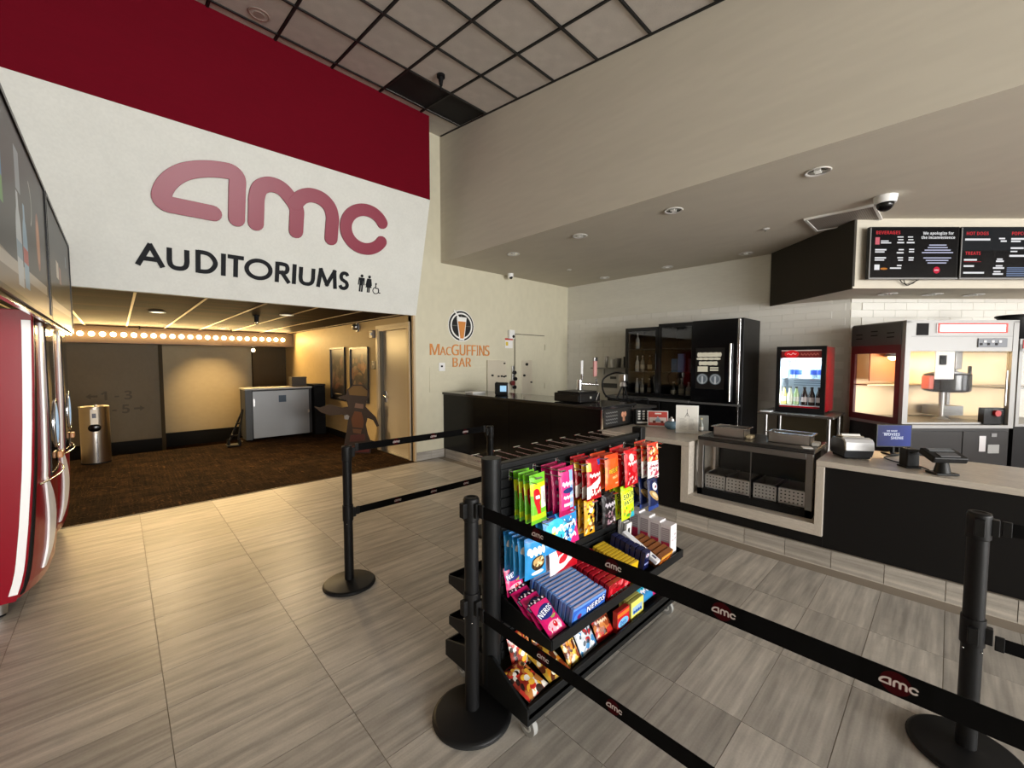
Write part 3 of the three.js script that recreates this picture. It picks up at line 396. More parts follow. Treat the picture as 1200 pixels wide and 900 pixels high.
  const rs = thing('room_sign', 'small dark plate beside the tan door frame', 'sign', [3.4, 1.54, -7.27]); part(rs, 'plate', [rbx(0.012, 0.15, 0.16, 0.004, -0.008, 0, 0)], M(lin(0.05, 0.035, 0.025), 0.4)); part(rs, 'symbol', [bx(0.003, 0.05, 0.06, -0.0152, 0.02, 0)], M(lin(0.5, 0.4, 0.3), 0.5));
  const sb = thing('strobe_box', 'small metal box above the dark plate at the door frame', 'alarm', [3.4, 2.10, -7.24]); part(sb, 'body', [rbx(0.06, 0.14, 0.13, 0.008, -0.031, 0, 0)], M(lin(0.16, 0.12, 0.09), 0.4)); part(sb, 'lens', [rbx(0.02, 0.05, 0.06, 0.006, -0.068, 0.0, 0)], whitePlastic);
  // plain stand-in for the printed cardboard figure by the door
  const st = thing('cardboard_standee', 'red and orange printed cardboard standee in front of the posters', 'standee', [2.98, 0.004, -7.10], -0.75);
  const ol = [[-0.24, 0], [0.24, 0], [0.26, 0.18], [0.20, 0.34], [0.17, 0.50], [0.20, 0.62], [0.30, 0.58], [0.36, 0.46], [0.40, 0.48], [0.34, 0.64], [0.24, 0.74], [0.17, 0.82], [0.19, 0.92], [0.24, 1.00], [0.23, 1.10], [0.12, 1.20], [-0.04, 1.20], [-0.14, 1.12], [-0.17, 1.02], [-0.32, 0.98], [-0.16, 0.93], [-0.13, 0.82], [-0.24, 0.80], [-0.46, 0.86], [-0.62, 0.80], [-0.72, 0.82], [-0.60, 0.72], [-0.44, 0.66], [-0.24, 0.68], [-0.13, 0.64], [-0.16, 0.42], [-0.20, 0.22]];
  part(st, 'board', [extr(polyShape(ol), 0.012)], M(lin(0.025, 0.015, 0.012), 0.8));
  const patch = (pts, c, z = 0.0125) => part(st, 'print_patch', [extr(polyShape(pts), 0.0016).translate(0, 0, z)], M(c, 0.7));
  patch([[-0.22, 0.02], [0.22, 0.02], [0.24, 0.14], [0.10, 0.17], [-0.08, 0.12], [-0.20, 0.16]], lin(0.09, 0.012, 0.012)); patch([[-0.12, 0.20], [0.16, 0.22], [0.15, 0.34], [-0.10, 0.32]], lin(0.06, 0.014, 0.012)); patch([[-0.06, 0.46], [0.12, 0.44], [0.14, 0.56], [0.10, 0.72], [-0.02, 0.74], [-0.08, 0.60]], lin(0.090, 0.029, 0.009)); patch([[-0.05, 0.36], [0.08, 0.34], [0.10, 0.42], [-0.06, 0.43]], lin(0.099, 0.041, 0.018)); patch([[-0.10, 1.02], [0.20, 1.00], [0.21, 1.09], [0.11, 1.18], [-0.03, 1.18], [-0.12, 1.11]], lin(0.108, 0.059, 0.016)); patch([[-0.02, 0.80], [0.13, 0.78], [0.14, 0.86], [0.0, 0.88]], lin(0.126, 0.072, 0.054)); patch([[-0.20, 0.60], [-0.13, 0.59], [-0.11, 0.65], [-0.15, 0.68], [-0.20, 0.66]], lin(0.180, 0.180, 0.189), 0.0142);
  part(st, 'easel', [new THREE.BoxGeometry(0.16, 0.7, 0.008).rotateX(0.35).translate(0.0, 0.33, -0.13)], M(lin(0.3, 0.22, 0.14), 0.8));
}

// ---------------------------------------------------------------- counter line: bar and concession counter
const quartzTex = dataTex(256, 256, (u, v) => { const k = 0.80 + 0.10 * (fine2(u, v) - 0.5) + 0.06 * (mid(u, v) - 0.5); return [k, k * 0.965, k * 0.92]; });
const quartz = M(lin(0.84, 0.82, 0.79), 0.32, { map: quartzTex }), laminate = MP(lin(0.006, 0.0055, 0.0055), 0.5, { specularIntensity: 0.4 }), barBlack = MP(lin(0.004, 0.004, 0.0042), 0.2, { specularIntensity: 0.4 });
{
  // tiled plinth along counter and wall
  const plinth = struct('trim_4', [bb(3.962, 4.05, 0, 0.138, -5.86, 1.2), bb(3.4, 3.96, 0, 0.138, -5.86, -5.848)], grout);
  const pt = new THREE.BoxGeometry(0.012, 0.136, TQ - 0.004); { const uv = pt.attributes.uv, p = pt.attributes.position; for (let i = 0; i < uv.count; i++) uv.setXY(i, p.getZ(i) * 0.8, p.getY(i) * 0.8 + 0.3); }
  for (let j = -18; j <= 3; j++) { const z = TZ0 + (j + 0.5) * TQ; if (z < -5.75 || z > 1.1) continue; const t = shad(new THREE.Mesh(pt, tileMats[Math.floor(rnd() * 4)])); t.name = 'base_tile'; t.position.set(3.957, 0.07, z); plinth.add(t); }
  for (const [a, b] of [[3.425, 3.70], [3.704, 3.948]]) { const g = uvm(bb(a, b, 0.002, 0.138, -5.849, -5.838), 0.8, 0.2, 0.4); part(plinth, 'base_tile', [g], tileMats[2]); }
  part(plinth, 'grout_line', [bb(3.944, 3.951, -0.002, 0.004, -5.8, 1.2)], M(lin(0.50, 0.46, 0.40), 0.8));

  const bar_ = thing('bar_counter', 'tall glossy black bar counter against the logo wall', 'bar counter', [0, 0, 0]);
  for (const [a, b] of [[-5.855, -5.02], [-5.015, -4.24], [-4.235, -3.46], [-3.455, -2.705]]) part(bar_, 'front_panel', [bb(3.955, 3.985, 0.142, 1.055, a, b)], barBlack);
  part(bar_, 'carcass', [bb(3.985, 4.60, 0.142, 1.055, -5.85, -2.72)], blackMatte); part(bar_, 'end_panel', [bb(3.985, 4.60, 0.142, 1.055, -2.72, -2.70)], barBlack, 'black end panel'); part(bar_, 'corner_strip', [bb(3.945, 3.972, 0.83, 1.055, -2.704, -2.69)], chrome, 'bright metal corner strip');
  part(bar_, 'top', [rbb(3.93, 4.68, 1.056, 1.092, -5.858, -2.68, 0.006)], M(lin(0.014, 0.014, 0.015), 0.12)); 
  part(bar_, 'chalk_print', [new THREE.PlaneGeometry(0.56, 0.20).translate(4.28, 0.95, -2.6985)], M(0xffffff, 0.6, { map: canvasTex(280, 100, (x, w, h) => { x.fillStyle = '#0d0d0d'; x.fillRect(0, 0, w, h); x.strokeStyle = '#8f8f8f'; x.lineWidth = 3; for (let i = 0; i < 4; i++) { x.beginPath(); x.moveTo(20, 20 + i * 20); for (let k = 0; k < 12; k++) x.lineTo(20 + k * 11, 20 + i * 20 + (k % 2 ? 4 : -3)); x.stroke(); } x.fillStyle = '#c98e70'; x.beginPath(); x.ellipse(195, 40, 14, 16, 0.4, 0, 7); x.fill(); x.beginPath(); x.ellipse(224, 40, 14, 16, -0.4, 0, 7); x.fill(); x.fillRect(198, 52, 9, 30); x.fillRect(212, 52, 9, 30); }) }), 'chalk writing with a peach bow');

  const c = thing('concession_counter', 'long concession counter with pale stone top over black panels', 'counter', [0, 0, 0]);
  part(c, 'top', [rbb(3.95, 4.75, 0.785, 0.83, -2.69, -1.697, 0.004)], quartz); part(c, 'top', [rbb(3.95, 4.75, 0.785, 0.83, -0.70, 1.25, 0.004)], quartz); part(c, 'waterfall_frame', [rbb(3.95, 4.62, 0.23, 0.785, -1.776, -1.697, 0.004), rbb(3.95, 4.62, 0.23, 0.785, -0.70, -0.645, 0.004), rbb(3.95, 4.62, 0.23, 0.32, -1.70, -0.69, 0.004)], quartz, 'pale stone frame around the glass case');
  part(c, 'front_panel', [bb(3.975, 4.0, 0.142, 0.785, -2.69, -1.777)], laminate); part(c, 'front_panel', [bb(3.975, 4.0, 0.142, 0.785, -0.644, 1.25)], laminate); part(c, 'front_panel', [bb(3.975, 4.0, 0.142, 0.23, -1.776, -0.645)], laminate);
  part(c, 'carcass', [bb(4.0, 4.70, 0.02, 0.785, -2.69, -1.777), bb(4.0, 4.70, 0.02, 0.785, -0.644, 1.25), bb(4.0, 4.6, 0.02, 0.229, -1.776, -0.645)], blackMatte);
  // glass food case
  const k = thing('glass_food_case', 'glass food case with perforated steel trays set into the counter', 'display case', [0, 0.321, 0]); const z0 = -1.655, z1 = -0.735;
  part(k, 'base', [bb(4.05, 4.56, 0, 0.065, z0, z1)], blackMatte); part(k, 'back', [bb(4.53, 4.56, 0.065, 0.53, z0, z1)], M(lin(0.05, 0.05, 0.05), 0.5)); part(k, 'top', [rbb(4.05, 4.57, 0.53, 0.565, z0 - 0.005, z1 + 0.005, 0.005)], M(lin(0.05, 0.048, 0.046), 0.25, { metalness: 0.7 }));
  part(k, 'post', [rbb(4.05, 4.09, 0.0, 0.53, z0, z0 + 0.05, 0.004)], steelDark); part(k, 'post', [rbb(4.05, 4.09, 0.0, 0.53, z1 - 0.05, z1, 0.004)], steelDark); part(k, 'post', [rbb(4.49, 4.53, 0.0, 0.53, z0, z0 + 0.03, 0.004)], steelDark); part(k, 'post', [rbb(4.49, 4.53, 0.0, 0.53, z1 - 0.03, z1, 0.004)], steelDark);
  part(k, 'top_rail', [rbb(4.045, 4.085, 0.48, 0.53, z0 + 0.05, z1 - 0.05, 0.004)], steelDark);
  part(k, 'pane', [bb(4.062, 4.068, 0.065, 0.48, z0 + 0.05, -1.197)], glassPane); part(k, 'pane', [bb(4.062, 4.068, 0.065, 0.48, -1.193, z1 - 0.05)], glassPane); part(k, 'pane', [bb(4.09, 4.49, 0.065, 0.53, z1 - 0.012, z1 - 0.006)], glassPane); part(k, 'mullion', [bb(4.058, 4.072, 0.065, 0.48, -1.199, -1.191)], steelDark);
  const perf = canvasTex(128, 96, (x, w, h) => { x.fillStyle = '#d8d8d6'; x.fillRect(0, 0, w, h); x.fillStyle = '#26282a'; for (let i = 0; i < 6; i++) for (let j = 0; j < 4; j++) { x.beginPath(); x.arc(14 + i * 20, 14 + j * 22, 4, 0, 7); x.fill(); } });
  const pm = M(0xffffff, 0.28, { map: perf, metalness: 0.75 });
  const trays = [[-1.60, -1.42, 0], [-1.41, -1.21, 1], [-1.18, -1.0, 2], [-0.985, -0.79, 3]];
  for (const [a, b, n] of trays) { const t = thing('perforated_tray', ['perforated steel tray at the bar end of the glass case', 'bright perforated steel tray second from the bar inside the glass case', 'perforated steel tray third from the bar inside the glass case', 'perforated steel tray at the popcorn end of the glass case'][n], 'tray', [4.24, 0.321 + 0.066, (a + b) / 2]); const L = b - a; part(t, 'front', [bb(-0.14, -0.132, 0.0, 0.13, -L / 2, L / 2)], pm); part(t, 'rim', [bb(-0.145, 0.20, 0.13, 0.138, -L / 2, -L / 2 + 0.012), bb(-0.145, 0.20, 0.13, 0.138, L / 2 - 0.012, L / 2), bb(-0.145, -0.13, 0.13, 0.138, -L / 2, L / 2)], steel); part(t, 'pan', [bb(-0.132, 0.20, 0, 0.01, -L / 2, L / 2), bb(-0.132, 0.2, 0, 0.13, -L / 2, -L / 2 + 0.004), bb(-0.132, 0.2, 0, 0.13, L / 2 - 0.004, L / 2), bb(0.196, 0.2, 0, 0.13, -L / 2, L / 2)], steel); }
  // steel pans on the case
  const hp = (x, z, L, label, tail) => { const g = thing('steel_pan', label, 'pan', [x, 0.8865, z]); const W = 0.17, H = 0.085; const wall = (a, b, c, d, e, f) => bb(a, b, c, d, e, f); part(g, 'tub', [wall(-W / 2, W / 2, 0, 0.004, -L / 2, L / 2), wall(-W / 2, -W / 2 + 0.004, 0, H, -L / 2, L / 2), wall(W / 2 - 0.004, W / 2, 0, H, -L / 2, L / 2), wall(-W / 2, W / 2, 0, H, -L / 2, -L / 2 + 0.004), wall(-W / 2, W / 2, 0, H, L / 2 - 0.004, L / 2)], steel); part(g, 'rim', [rbb(-W / 2 - 0.018, -W / 2 + 0.004, H, H + 0.008, -L / 2 - 0.02, L / 2 + 0.02, 0.003), rbb(W / 2 - 0.004, W / 2 + 0.018, H, H + 0.008, -L / 2 - 0.02, L / 2 + 0.02, 0.003), rbb(-W / 2, W / 2, H, H + 0.008, -L / 2 - 0.02, -L / 2 + 0.004, 0.003), rbb(-W / 2, W / 2, H, H + 0.008, L / 2 - 0.004, L / 2 + 0.02, 0.003)], chrome); part(g, 'napkin', [rbb(-0.06, 0.05, 0, 0.03, L / 2 + 0.006, L / 2 + 0.055, 0.008)], tail); };
  hp(4.27, -1.43, 0.27, 'steel food pan on the glass case near the paper menu', M(lin(0.45, 0.36, 0.22), 0.7)); hp(4.30, -0.95, 0.31, 'longer steel food pan on the glass case near the small fridge', paper);
}
// ---------------------------------------------------------------- things on the concession counter
{
  const Y0 = 0.831;
  const rf = thing('framed_card', 'red and white framed card standing on the stone counter', 'card', [4.63, Y0, -2.37], -1.0); rf.rotation.order = 'YXZ'; rf.rotation.x = -0.2; part(rf, 'frame', [rbx(0.235, 0.185, 0.008, 0.003, 0, 0.095, 0)], whitePlastic); part(rf, 'print', [new THREE.PlaneGeometry(0.215, 0.165).translate(0, 0.095, 0.0046)], M(0xffffff, 0.4, { map: canvasTex(128, 96, (x, w, h) => { x.fillStyle = '#c9463c'; x.fillRect(0, 0, w, h); x.fillStyle = '#e9d7d2'; x.fillRect(6, 40, w - 12, 36); x.fillStyle = '#9fb4c4'; x.beginPath(); x.moveTo(40, 70); x.lineTo(64, 30); x.lineTo(90, 70); x.fill(); x.fillStyle = '#7a3a30'; x.fillRect(30, 62, 20, 16); x.fillRect(84, 62, 18, 16); x.fillStyle = '#f4ece8'; x.fillRect(44, 8, 44, 10); }) })); part(rf, 'stand', [new THREE.BoxGeometry(0.06, 0.16, 0.006).rotateX(0.5).translate(0, 0.075, -0.05)], whitePlastic);
  const ja = thing('tip_jar', 'round pale blue jar with lid on the stone counter', 'jar', [4.58, Y0, -2.18]); part(ja, 'body', [lathe([[0, 0], [0.045, 0], [0.072, 0.025], [0.078, 0.05], [0.066, 0.078], [0.04, 0.092], [0, 0.092]], 28)], M(lin(0.16, 0.28, 0.38), 0.2)); part(ja, 'lid', [cy(0.034, 0.03, 0.025, 0, 0.105, 0, 20)], steel); part(ja, 'knob', [new THREE.SphereGeometry(0.014, 12, 8).translate(0, 0.128, 0)], steel);
  const dm = thing('paper_menu', 'white paper menu in a clear stand on the counter', 'menu', [4.42, Y0, -1.93], -1.08); part(dm, 'sheet', [new THREE.BoxGeometry(0.225, 0.30, 0.003).translate(0, 0.152, 0)], paper); part(dm, 'print', [new THREE.PlaneGeometry(0.20, 0.27).translate(0, 0.152, 0.0022)], M(0xffffff, 0.7, { map: canvasTex(160, 216, (x, w, h) => { x.fillStyle = '#dedbd4'; x.fillRect(0, 0, w, h); x.strokeStyle = '#3a3a38'; x.lineWidth = 3; x.beginPath(); x.moveTo(80, 20); x.lineTo(80, 80); x.moveTo(62, 92); x.lineTo(80, 50); x.lineTo(98, 92); x.moveTo(70, 76); x.lineTo(90, 76); x.stroke(); x.fillStyle = '#8c8a85'; for (let i = 0; i < 11; i++) { x.fillRect(20, 104 + i * 9, 40 + (i * 37 % 22), 2); x.fillRect(92, 104 + i * 9, 36 + (i * 23 % 20), 2); } }) })); part(dm, 'stand', [new THREE.BoxGeometry(0.235, 0.012, 0.08).translate(0, 0.006, -0.01), new THREE.BoxGeometry(0.23, 0.30, 0.003).translate(0, 0.152, 0.005)], MP(0xffffff, 0.05, { transmission: 1, thickness: 0 }));
  const pc = thing('bottle_picture', 'small grey backing board behind the little bottles', 'board', [4.70, Y0, -1.90], -1.15); part(pc, 'panel', [rbx(0.16, 0.17, 0.006, 0.002, 0, 0.088, 0)], M(lin(0.22, 0.23, 0.22), 0.5)); part(pc, 'foot', [bx(0.14, 0.006, 0.06, 0, 0.003, -0.02)], M(lin(0.15, 0.15, 0.15), 0.5));
  const lb = (x, z, h, c, label) => { const g = thing('little_bottle', label, 'bottle', [x, Y0, z]); part(g, 'body', [lathe([[0, 0], [0.019, 0], [0.02, 0.01], [0.02, h * 0.5], [0.008, h * 0.68], [0.008, h * 0.9], [0, h * 0.9]], 16)], M(c, 0.2)); part(g, 'cap', [cy(0.0095, 0.0095, h * 0.1, 0, h * 0.95, 0, 10)], M(lin(0.7, 0.6, 0.3), 0.3)); part(g, 'label', [new THREE.CylinderGeometry(0.0205, 0.0205, h * 0.24, 14, 1, true).translate(0, h * 0.24, 0)], paper); };
  lb(4.63, -1.94, 0.16, lin(0.35, 0.18, 0.02), 'little amber bottle in front of the grey backing board'); lb(4.65, -1.87, 0.15, lin(0.35, 0.38, 0.36), 'little clear bottle in front of the grey backing board');
  const kp = thing('button_box', 'black box with rows of white buttons on the counter behind the bar end', 'keypad', [4.66, Y0, -2.585], -0.75); part(kp, 'body', [rbx(0.20, 0.19, 0.07, 0.01, 0, 0.095, 0)], blackPlastic); for (let i = 0; i < 3; i++) for (let j = 0; j < 4; j++) part(kp, 'button', [rbx(0.03, 0.022, 0.008, 0.004, -0.055 + i * 0.055, 0.075 + j * 0.03, 0.038)], whitePlastic); part(kp, 'paper_strip', [bx(0.16, 0.02, 0.006, 0, 0.03, 0.038)], paper);
  // card printer
  const pr = thing('receipt_printer', 'silver and black rounded receipt printer on the counter', 'printer', [4.28, Y0, -0.53], -0.95); part(pr, 'base', [rbx(0.19, 0.035, 0.17, 0.012, 0, 0.02, 0)], blackPlastic); part(pr, 'shell', [extr(polyShape([[-0.09, 0.03], [0.085, 0.03], [0.10, 0.07], [0.085, 0.135], [0.05, 0.15], [-0.07, 0.15], [-0.095, 0.12]]), 0.185, 0.008).rotateY(-PI / 2).translate(0.0925, 0, 0)], M(lin(0.035, 0.038, 0.045), 0.3)); part(pr, 'front_plate', [extr(polyShape([[0.088, 0.075], [0.112, 0.078], [0.106, 0.135], [0.086, 0.156], [0.05, 0.164], [0.05, 0.156], [0.08, 0.147]]), 0.19, 0.003).rotateY(-PI / 2).translate(0.095, 0, 0)], M(lin(0.52, 0.52, 0.53), 0.25), 'silver front plate'); part(pr, 'lid', [rbx(0.15, 0.012, 0.09, 0.005, 0.0, 0.166, -0.02)], M(lin(0.4, 0.36, 0.3), 0.4)); part(pr, 'paper_roll', [cyAxis(0.014, 0.13, 'x', 0, 0.172, -0.02, 16)], paper);
  const sc = thing('customer_display', 'small blue customer display on the counter', 'screen', [4.66, Y0, -0.31], -0.82); part(sc, 'housing', [rbx(0.285, 0.195, 0.022, 0.008, 0, 0.155, 0)], bezel);
  const st = canvasTex(280, 190, (x, w, h) => { const g = x.createLinearGradient(0, 0, w, 0); g.addColorStop(0, '#16205c'); g.addColorStop(1, '#2a3f9a'); x.fillStyle = g; x.fillRect(0, 0, w, h); x.fillStyle = '#e9eefc'; x.textAlign = 'center'; x.font = 'bold 20px sans-serif'; x.fillText('WE MAKE', 120, 58); x.font = 'bold 36px sans-serif'; x.fillText('MOVIES', 120, 95); x.fillText('SHINE', 165, 128); x.fillRect(40, 68, 60, 3); });
  part(sc, 'display', [new THREE.PlaneGeometry(0.262, 0.172).translate(0, 0.157, 0.0115)], MP(0x050505, 0.3, { specularIntensity: 0.2, emissive: 0xffffff, emissiveMap: st, emissiveIntensity: 0.8 })); part(sc, 'stand', [cy(0.014, 0.014, 0.06, 0, 0.035, 0, 12), rbx(0.12, 0.012, 0.09, 0.004, 0, 0.006, 0)], blackPlastic);
  const bxk = thing('card_reader', 'small black upright card reader block on the counter', 'card reader', [4.17, Y0, -0.185], -0.9); part(bxk, 'body', [rbx(0.085, 0.13, 0.08, 0.012, 0, 0.073, 0)], blackPlastic); part(bxk, 'foot', [rbx(0.10, 0.012, 0.09, 0.004, 0, 0.006, 0)], blackPlastic); part(bxk, 'slot', [bx(0.06, 0.006, 0.004, 0, 0.115, 0.041)], blackGloss);
  const te = thing('payment_terminal', 'black payment terminal tilted on a round pedestal', 'payment terminal', [4.08, Y0, -0.015], -0.9); part(te, 'foot', [rbx(0.14, 0.014, 0.10, 0.006, 0, 0.007, 0)], blackPlastic); part(te, 'pedestal', [cy(0.045, 0.03, 0.075, 0, 0.05, 0, 20)], blackPlastic); part(te, 'collar', [cy(0.032, 0.032, 0.012, 0, 0.093, 0, 20)], steel); const hd = part(te, 'head', [rbx(0.21, 0.045, 0.135, 0.012, 0, 0, 0)], blackPlastic); hd.position.set(0, 0.128, 0); hd.rotation.x = 0.35; part(hd, 'keys', [rbx(0.12, 0.008, 0.05, 0.003, 0, 0.024, 0.03)], M(lin(0.08, 0.08, 0.085), 0.5)); part(hd, 'screen', [bx(0.15, 0.004, 0.035, 0, 0.024, -0.035)], M(lin(0.12, 0.13, 0.14), 0.15));
  solo('display_cable', 'thin black cable looping behind the card reader', 'cable', [tube([[4.60, Y0 + 0.006, -0.27], [4.42, Y0 + 0.005, -0.34], [4.28, Y0 + 0.005, -0.24], [4.23, Y0 + 0.005, -0.13], [4.14, Y0 + 0.005, -0.08]], 0.0045, 40, 6)], blackMatte);
  const tf = solo('counter_leaflet', 'small white leaflet lying by the steel pan', 'leaflet', [bx(0.09, 0.004, 0.07, 0, 0.002, 0)], paper, [4.14, 0.8865, -0.80], 0.4);
}
// ---------------------------------------------------------------- bar things and wall fittings
{
  const Y1 = 1.093;
  const pp = thing('paper_tray', 'flat white paper stack on the bar top near the wall', 'paper stack', [4.16, Y1, -5.25]); part(pp, 'stack', [rbx(0.26, 0.03, 0.20, 0.004, 0, 0.015, 0)], paper); part(pp, 'top_sheet', [new THREE.BoxGeometry(0.26, 0.002, 0.20).rotateY(0.2).translate(0.03, 0.032, 0)], M(lin(0.7, 0.7, 0.68), 0.8));
  const bt = thing('bar_terminal', 'black bar terminal with a small pale blue screen', 'terminal', [4.25, Y1, -4.72], -0.85); part(bt, 'body', [rbx(0.20, 0.19, 0.10, 0.02, 0, 0.098, 0)], blackPlastic); part(bt, 'screen', [rbx(0.095, 0.09, 0.004, 0.002, 0.03, 0.10, 0.051)], M(lin(0.1, 0.15, 0.2), 0.2, { emissive: lin(0.35, 0.62, 0.85), emissiveIntensity: 0.8 })); part(bt, 'foot', [bx(0.18, 0.006, 0.12, 0, 0.003, 0)], blackMatte); part(bt, 'side_rim', [rbx(0.012, 0.15, 0.09, 0.004, 0.105, 0.10, 0)], M(lin(0.5, 0.5, 0.5), 0.3));
  const rg = thing('cash_drawer', 'low black cash drawer on the end of the bar', 'cash drawer', [4.28, Y1, -3.30]); part(rg, 'body', [rbx(0.42, 0.11, 0.42, 0.01, 0, 0.06, 0)], blackSatin); part(rg, 'drawer_front', [rbx(0.012, 0.075, 0.38, 0.004, -0.214, 0.055, 0)], blackPlastic); part(rg, 'lid', [rbx(0.36, 0.02, 0.36, 0.006, 0, 0.125, 0)], blackSatin); part(rg, 'handle', [rbx(0.03, 0.03, 0.01, 0.004, 0.0, 0.06, 0.215)], steel); part(rg, 'bracket', [bar([0.10, 0.02, 0.222], [0.16, 0.12, 0.222], 0.006)], chrome);
  // logo on the wall: ring, dark disc, glass with beer
  const lg = thing('bar_logo', 'round black and white beer glass emblem on the bar wall', 'emblem', [4.333, 2.218, -5.86]); const ell = (rx, ry, n = 48) => { const s = new THREE.Shape(); s.absellipse(0, 0, rx, ry, 0, PI * 2); return s; };
  const white = M(lin(0.85, 0.85, 0.82), 0.5), blk = M(lin(0.008, 0.008, 0.008), 0.4), oran = M(lin(0.62, 0.24, 0.05), 0.5);
  part(lg, 'outer_ring', [extr(ell(0.275, 0.27), 0.012)], white); part(lg, 'black_ring', [extr(ell(0.262, 0.256), 0.004).translate(0, 0, 0.012)], blk); { const s = ell(0.232, 0.226); const h = new THREE.Path(); h.absellipse(0, 0, 0.205, 0.20, 0, PI * 2); s.holes.push(h); part(lg, 'inner_ring', [extr(s, 0.004).translate(0, 0, 0.016)], white); }
  part(lg, 'window_bars', [bx(0.40, 0.012, 0.004, 0, 0, 0.018), bx(0.012, 0.40, 0.004, 0, 0, 0.018)], M(lin(0.12, 0.12, 0.11), 0.5)); part(lg, 'glass', [extr(polyShape([[-0.05, -0.245], [0.05, -0.245], [0.105, 0.15], [-0.105, 0.15]].map(p => p)), 0.006).translate(0, 0, 0.02)], white); part(lg, 'beer', [extr(polyShape([[-0.034, -0.215], [0.034, -0.215], [0.082, 0.075], [-0.082, 0.075]]), 0.004).translate(0, 0, 0.026)], oran); part(lg, 'straw', [extr(polyShape([[-0.17, 0.255], [-0.145, 0.265], [-0.04, 0.13], [-0.06, 0.12]]), 0.005).translate(0, 0, 0.02)], white);
  const tl = thing('bar_lettering', 'orange MacGUFFINS BAR lettering under the beer glass emblem', 'lettering', [0, 0, -5.858]); const ol = M(lin(0.66, 0.25, 0.055), 0.5);
  const put = (s, h, x0, x1, y) => { const q = textGeo(s, h, 0.012, fontR); const b = q.boundingBox; q.translate(-b.min.x, 0, 0); q.scale((x1 - x0) / (b.max.x - b.min.x), 1, 1); q.translate(x0, y, 0); part(tl, 'letter', [q], ol); };
  [['M', 0.185, 3.70, 3.885], ['A', 0.14, 3.895, 4.01], ['C', 0.14, 4.02, 4.115], ['G', 0.185, 4.13, 4.275], ['U', 0.185, 4.30, 4.42], ['F', 0.185, 4.45, 4.54], ['F', 0.185, 4.56, 4.65], ['I', 0.185, 4.675, 4.70], ['N', 0.185, 4.73, 4.85], ['S', 0.185, 4.865, 4.97]].forEach(a => put(a[0], a[1], a[2], a[3], 1.712)); [['B', 4.15, 4.255], ['A', 4.28, 4.41], ['R', 4.43, 4.545]].forEach(a => put(a[0], 0.155, a[1], a[2], 1.515));
  // flush service hatch: thin raised panel outlines
  solo('service_hatch', 'flush wall panel below the orange lettering', 'panel', [rbb(3.69, 4.89, 1.10, 1.508, -5.858, -5.850, 0.003)], wallBar);
  const ot = thing('wall_outlet', 'white wall outlet plate under the orange lettering', 'outlet', [3.925, 1.515, -5.846]); part(ot, 'plate', [rbx(0.12, 0.14, 0.012, 0.004, 0, 0, 0)], whitePlastic); part(ot, 'socket', [rbx(0.04, 0.03, 0.004, 0.002, -0.005, 0.01, 0.007)], blackMatte);
  const sd = struct('door_2', [rbb(5.62, 6.455, 0.0, 2.13, -5.858, -5.835, 0.003)], wallBar, 'flush beige service door'); for (const y of [1.9, 1.1]) part(sd, 'hinge', [bb(6.46, 6.475, y - 0.06, y + 0.06, -5.856, -5.825)], wallBar); part(sd, 'top_gap', [bb(5.61, 6.465, 2.131, 2.145, -5.859, -5.845)], M(lin(0.10, 0.09, 0.07), 0.8)); part(sd, 'side_gap', [bb(5.606, 5.618, 1.0, 2.14, -5.859, -5.848)], M(lin(0.20, 0.18, 0.14), 0.8));
  const al = thing('alarm_box', 'white alarm box beside the flush service door', 'alarm', [5.50, 2.125, -5.858]); part(al, 'body', [rbx(0.14, 0.17, 0.06, 0.01, 0, 0, 0.031)], whitePlastic); part(al, 'lens', [new THREE.SphereGeometry(0.03, 12, 8).scale(1, 1, 0.6).translate(0.03, -0.04, 0.062)], blackPlastic);
  const an = thing('warning_notice', 'white notice with red band and yellow square on the wall', 'notice', [5.46, 1.955, -5.858]); part(an, 'sheet', [bx(0.20, 0.19, 0.004, 0, 0, 0.003)], paper); part(an, 'red_band', [bx(0.20, 0.035, 0.002, 0, 0.078, 0.006)], M(lin(0.5, 0.03, 0.02), 0.5)); part(an, 'yellow_square', [bx(0.06, 0.07, 0.002, -0.05, -0.01, 0.006)], M(lin(0.7, 0.5, 0.05), 0.5));
  const plateM = M(lin(0.64, 0.58, 0.46), 0.45, { metalness: 0.2 }), dotM = blackPlastic;
  const mp = (x0, x1, y0, y1, dots, name, label) => { const g = thing(name, label, 'control plate', [(x0 + x1) / 2, y0, -5.845]); part(g, 'plate', [rbb(-(x1 - x0) / 2, (x1 - x0) / 2, 0, y1 - y0, 0, 0.02, 0.004)], plateM); for (const [dx, dy, r] of dots) part(g, 'knob', [cyAxis(r, 0.03, 'z', dx, dy, 0.035, 14)], dotM); };
  mp(4.905, 5.37, 0.99, 1.63, [[0.17, 0.58, 0.013], [-0.13, 0.36, 0.018], [0.02, 0.34, 0.014], [0.1, 0.34, 0.016], [0.16, 0.33, 0.016], [-0.02, 0.22, 0.016], [0.05, 0.2, 0.02], [0.12, 0.2, 0.022], [0.19, 0.2, 0.02], [0.2, 0.34, 0.014]], 'tap_plate', 'beige metal plate with small black knobs behind the bar terminal');
  mp(5.78, 6.08, 0.97, 1.63, [[-0.02, 0.58, 0.028], [-0.09, 0.36, 0.022], [0.11, 0.22, 0.016]], 'switch_plate', 'narrow beige metal plate on the service door'); 
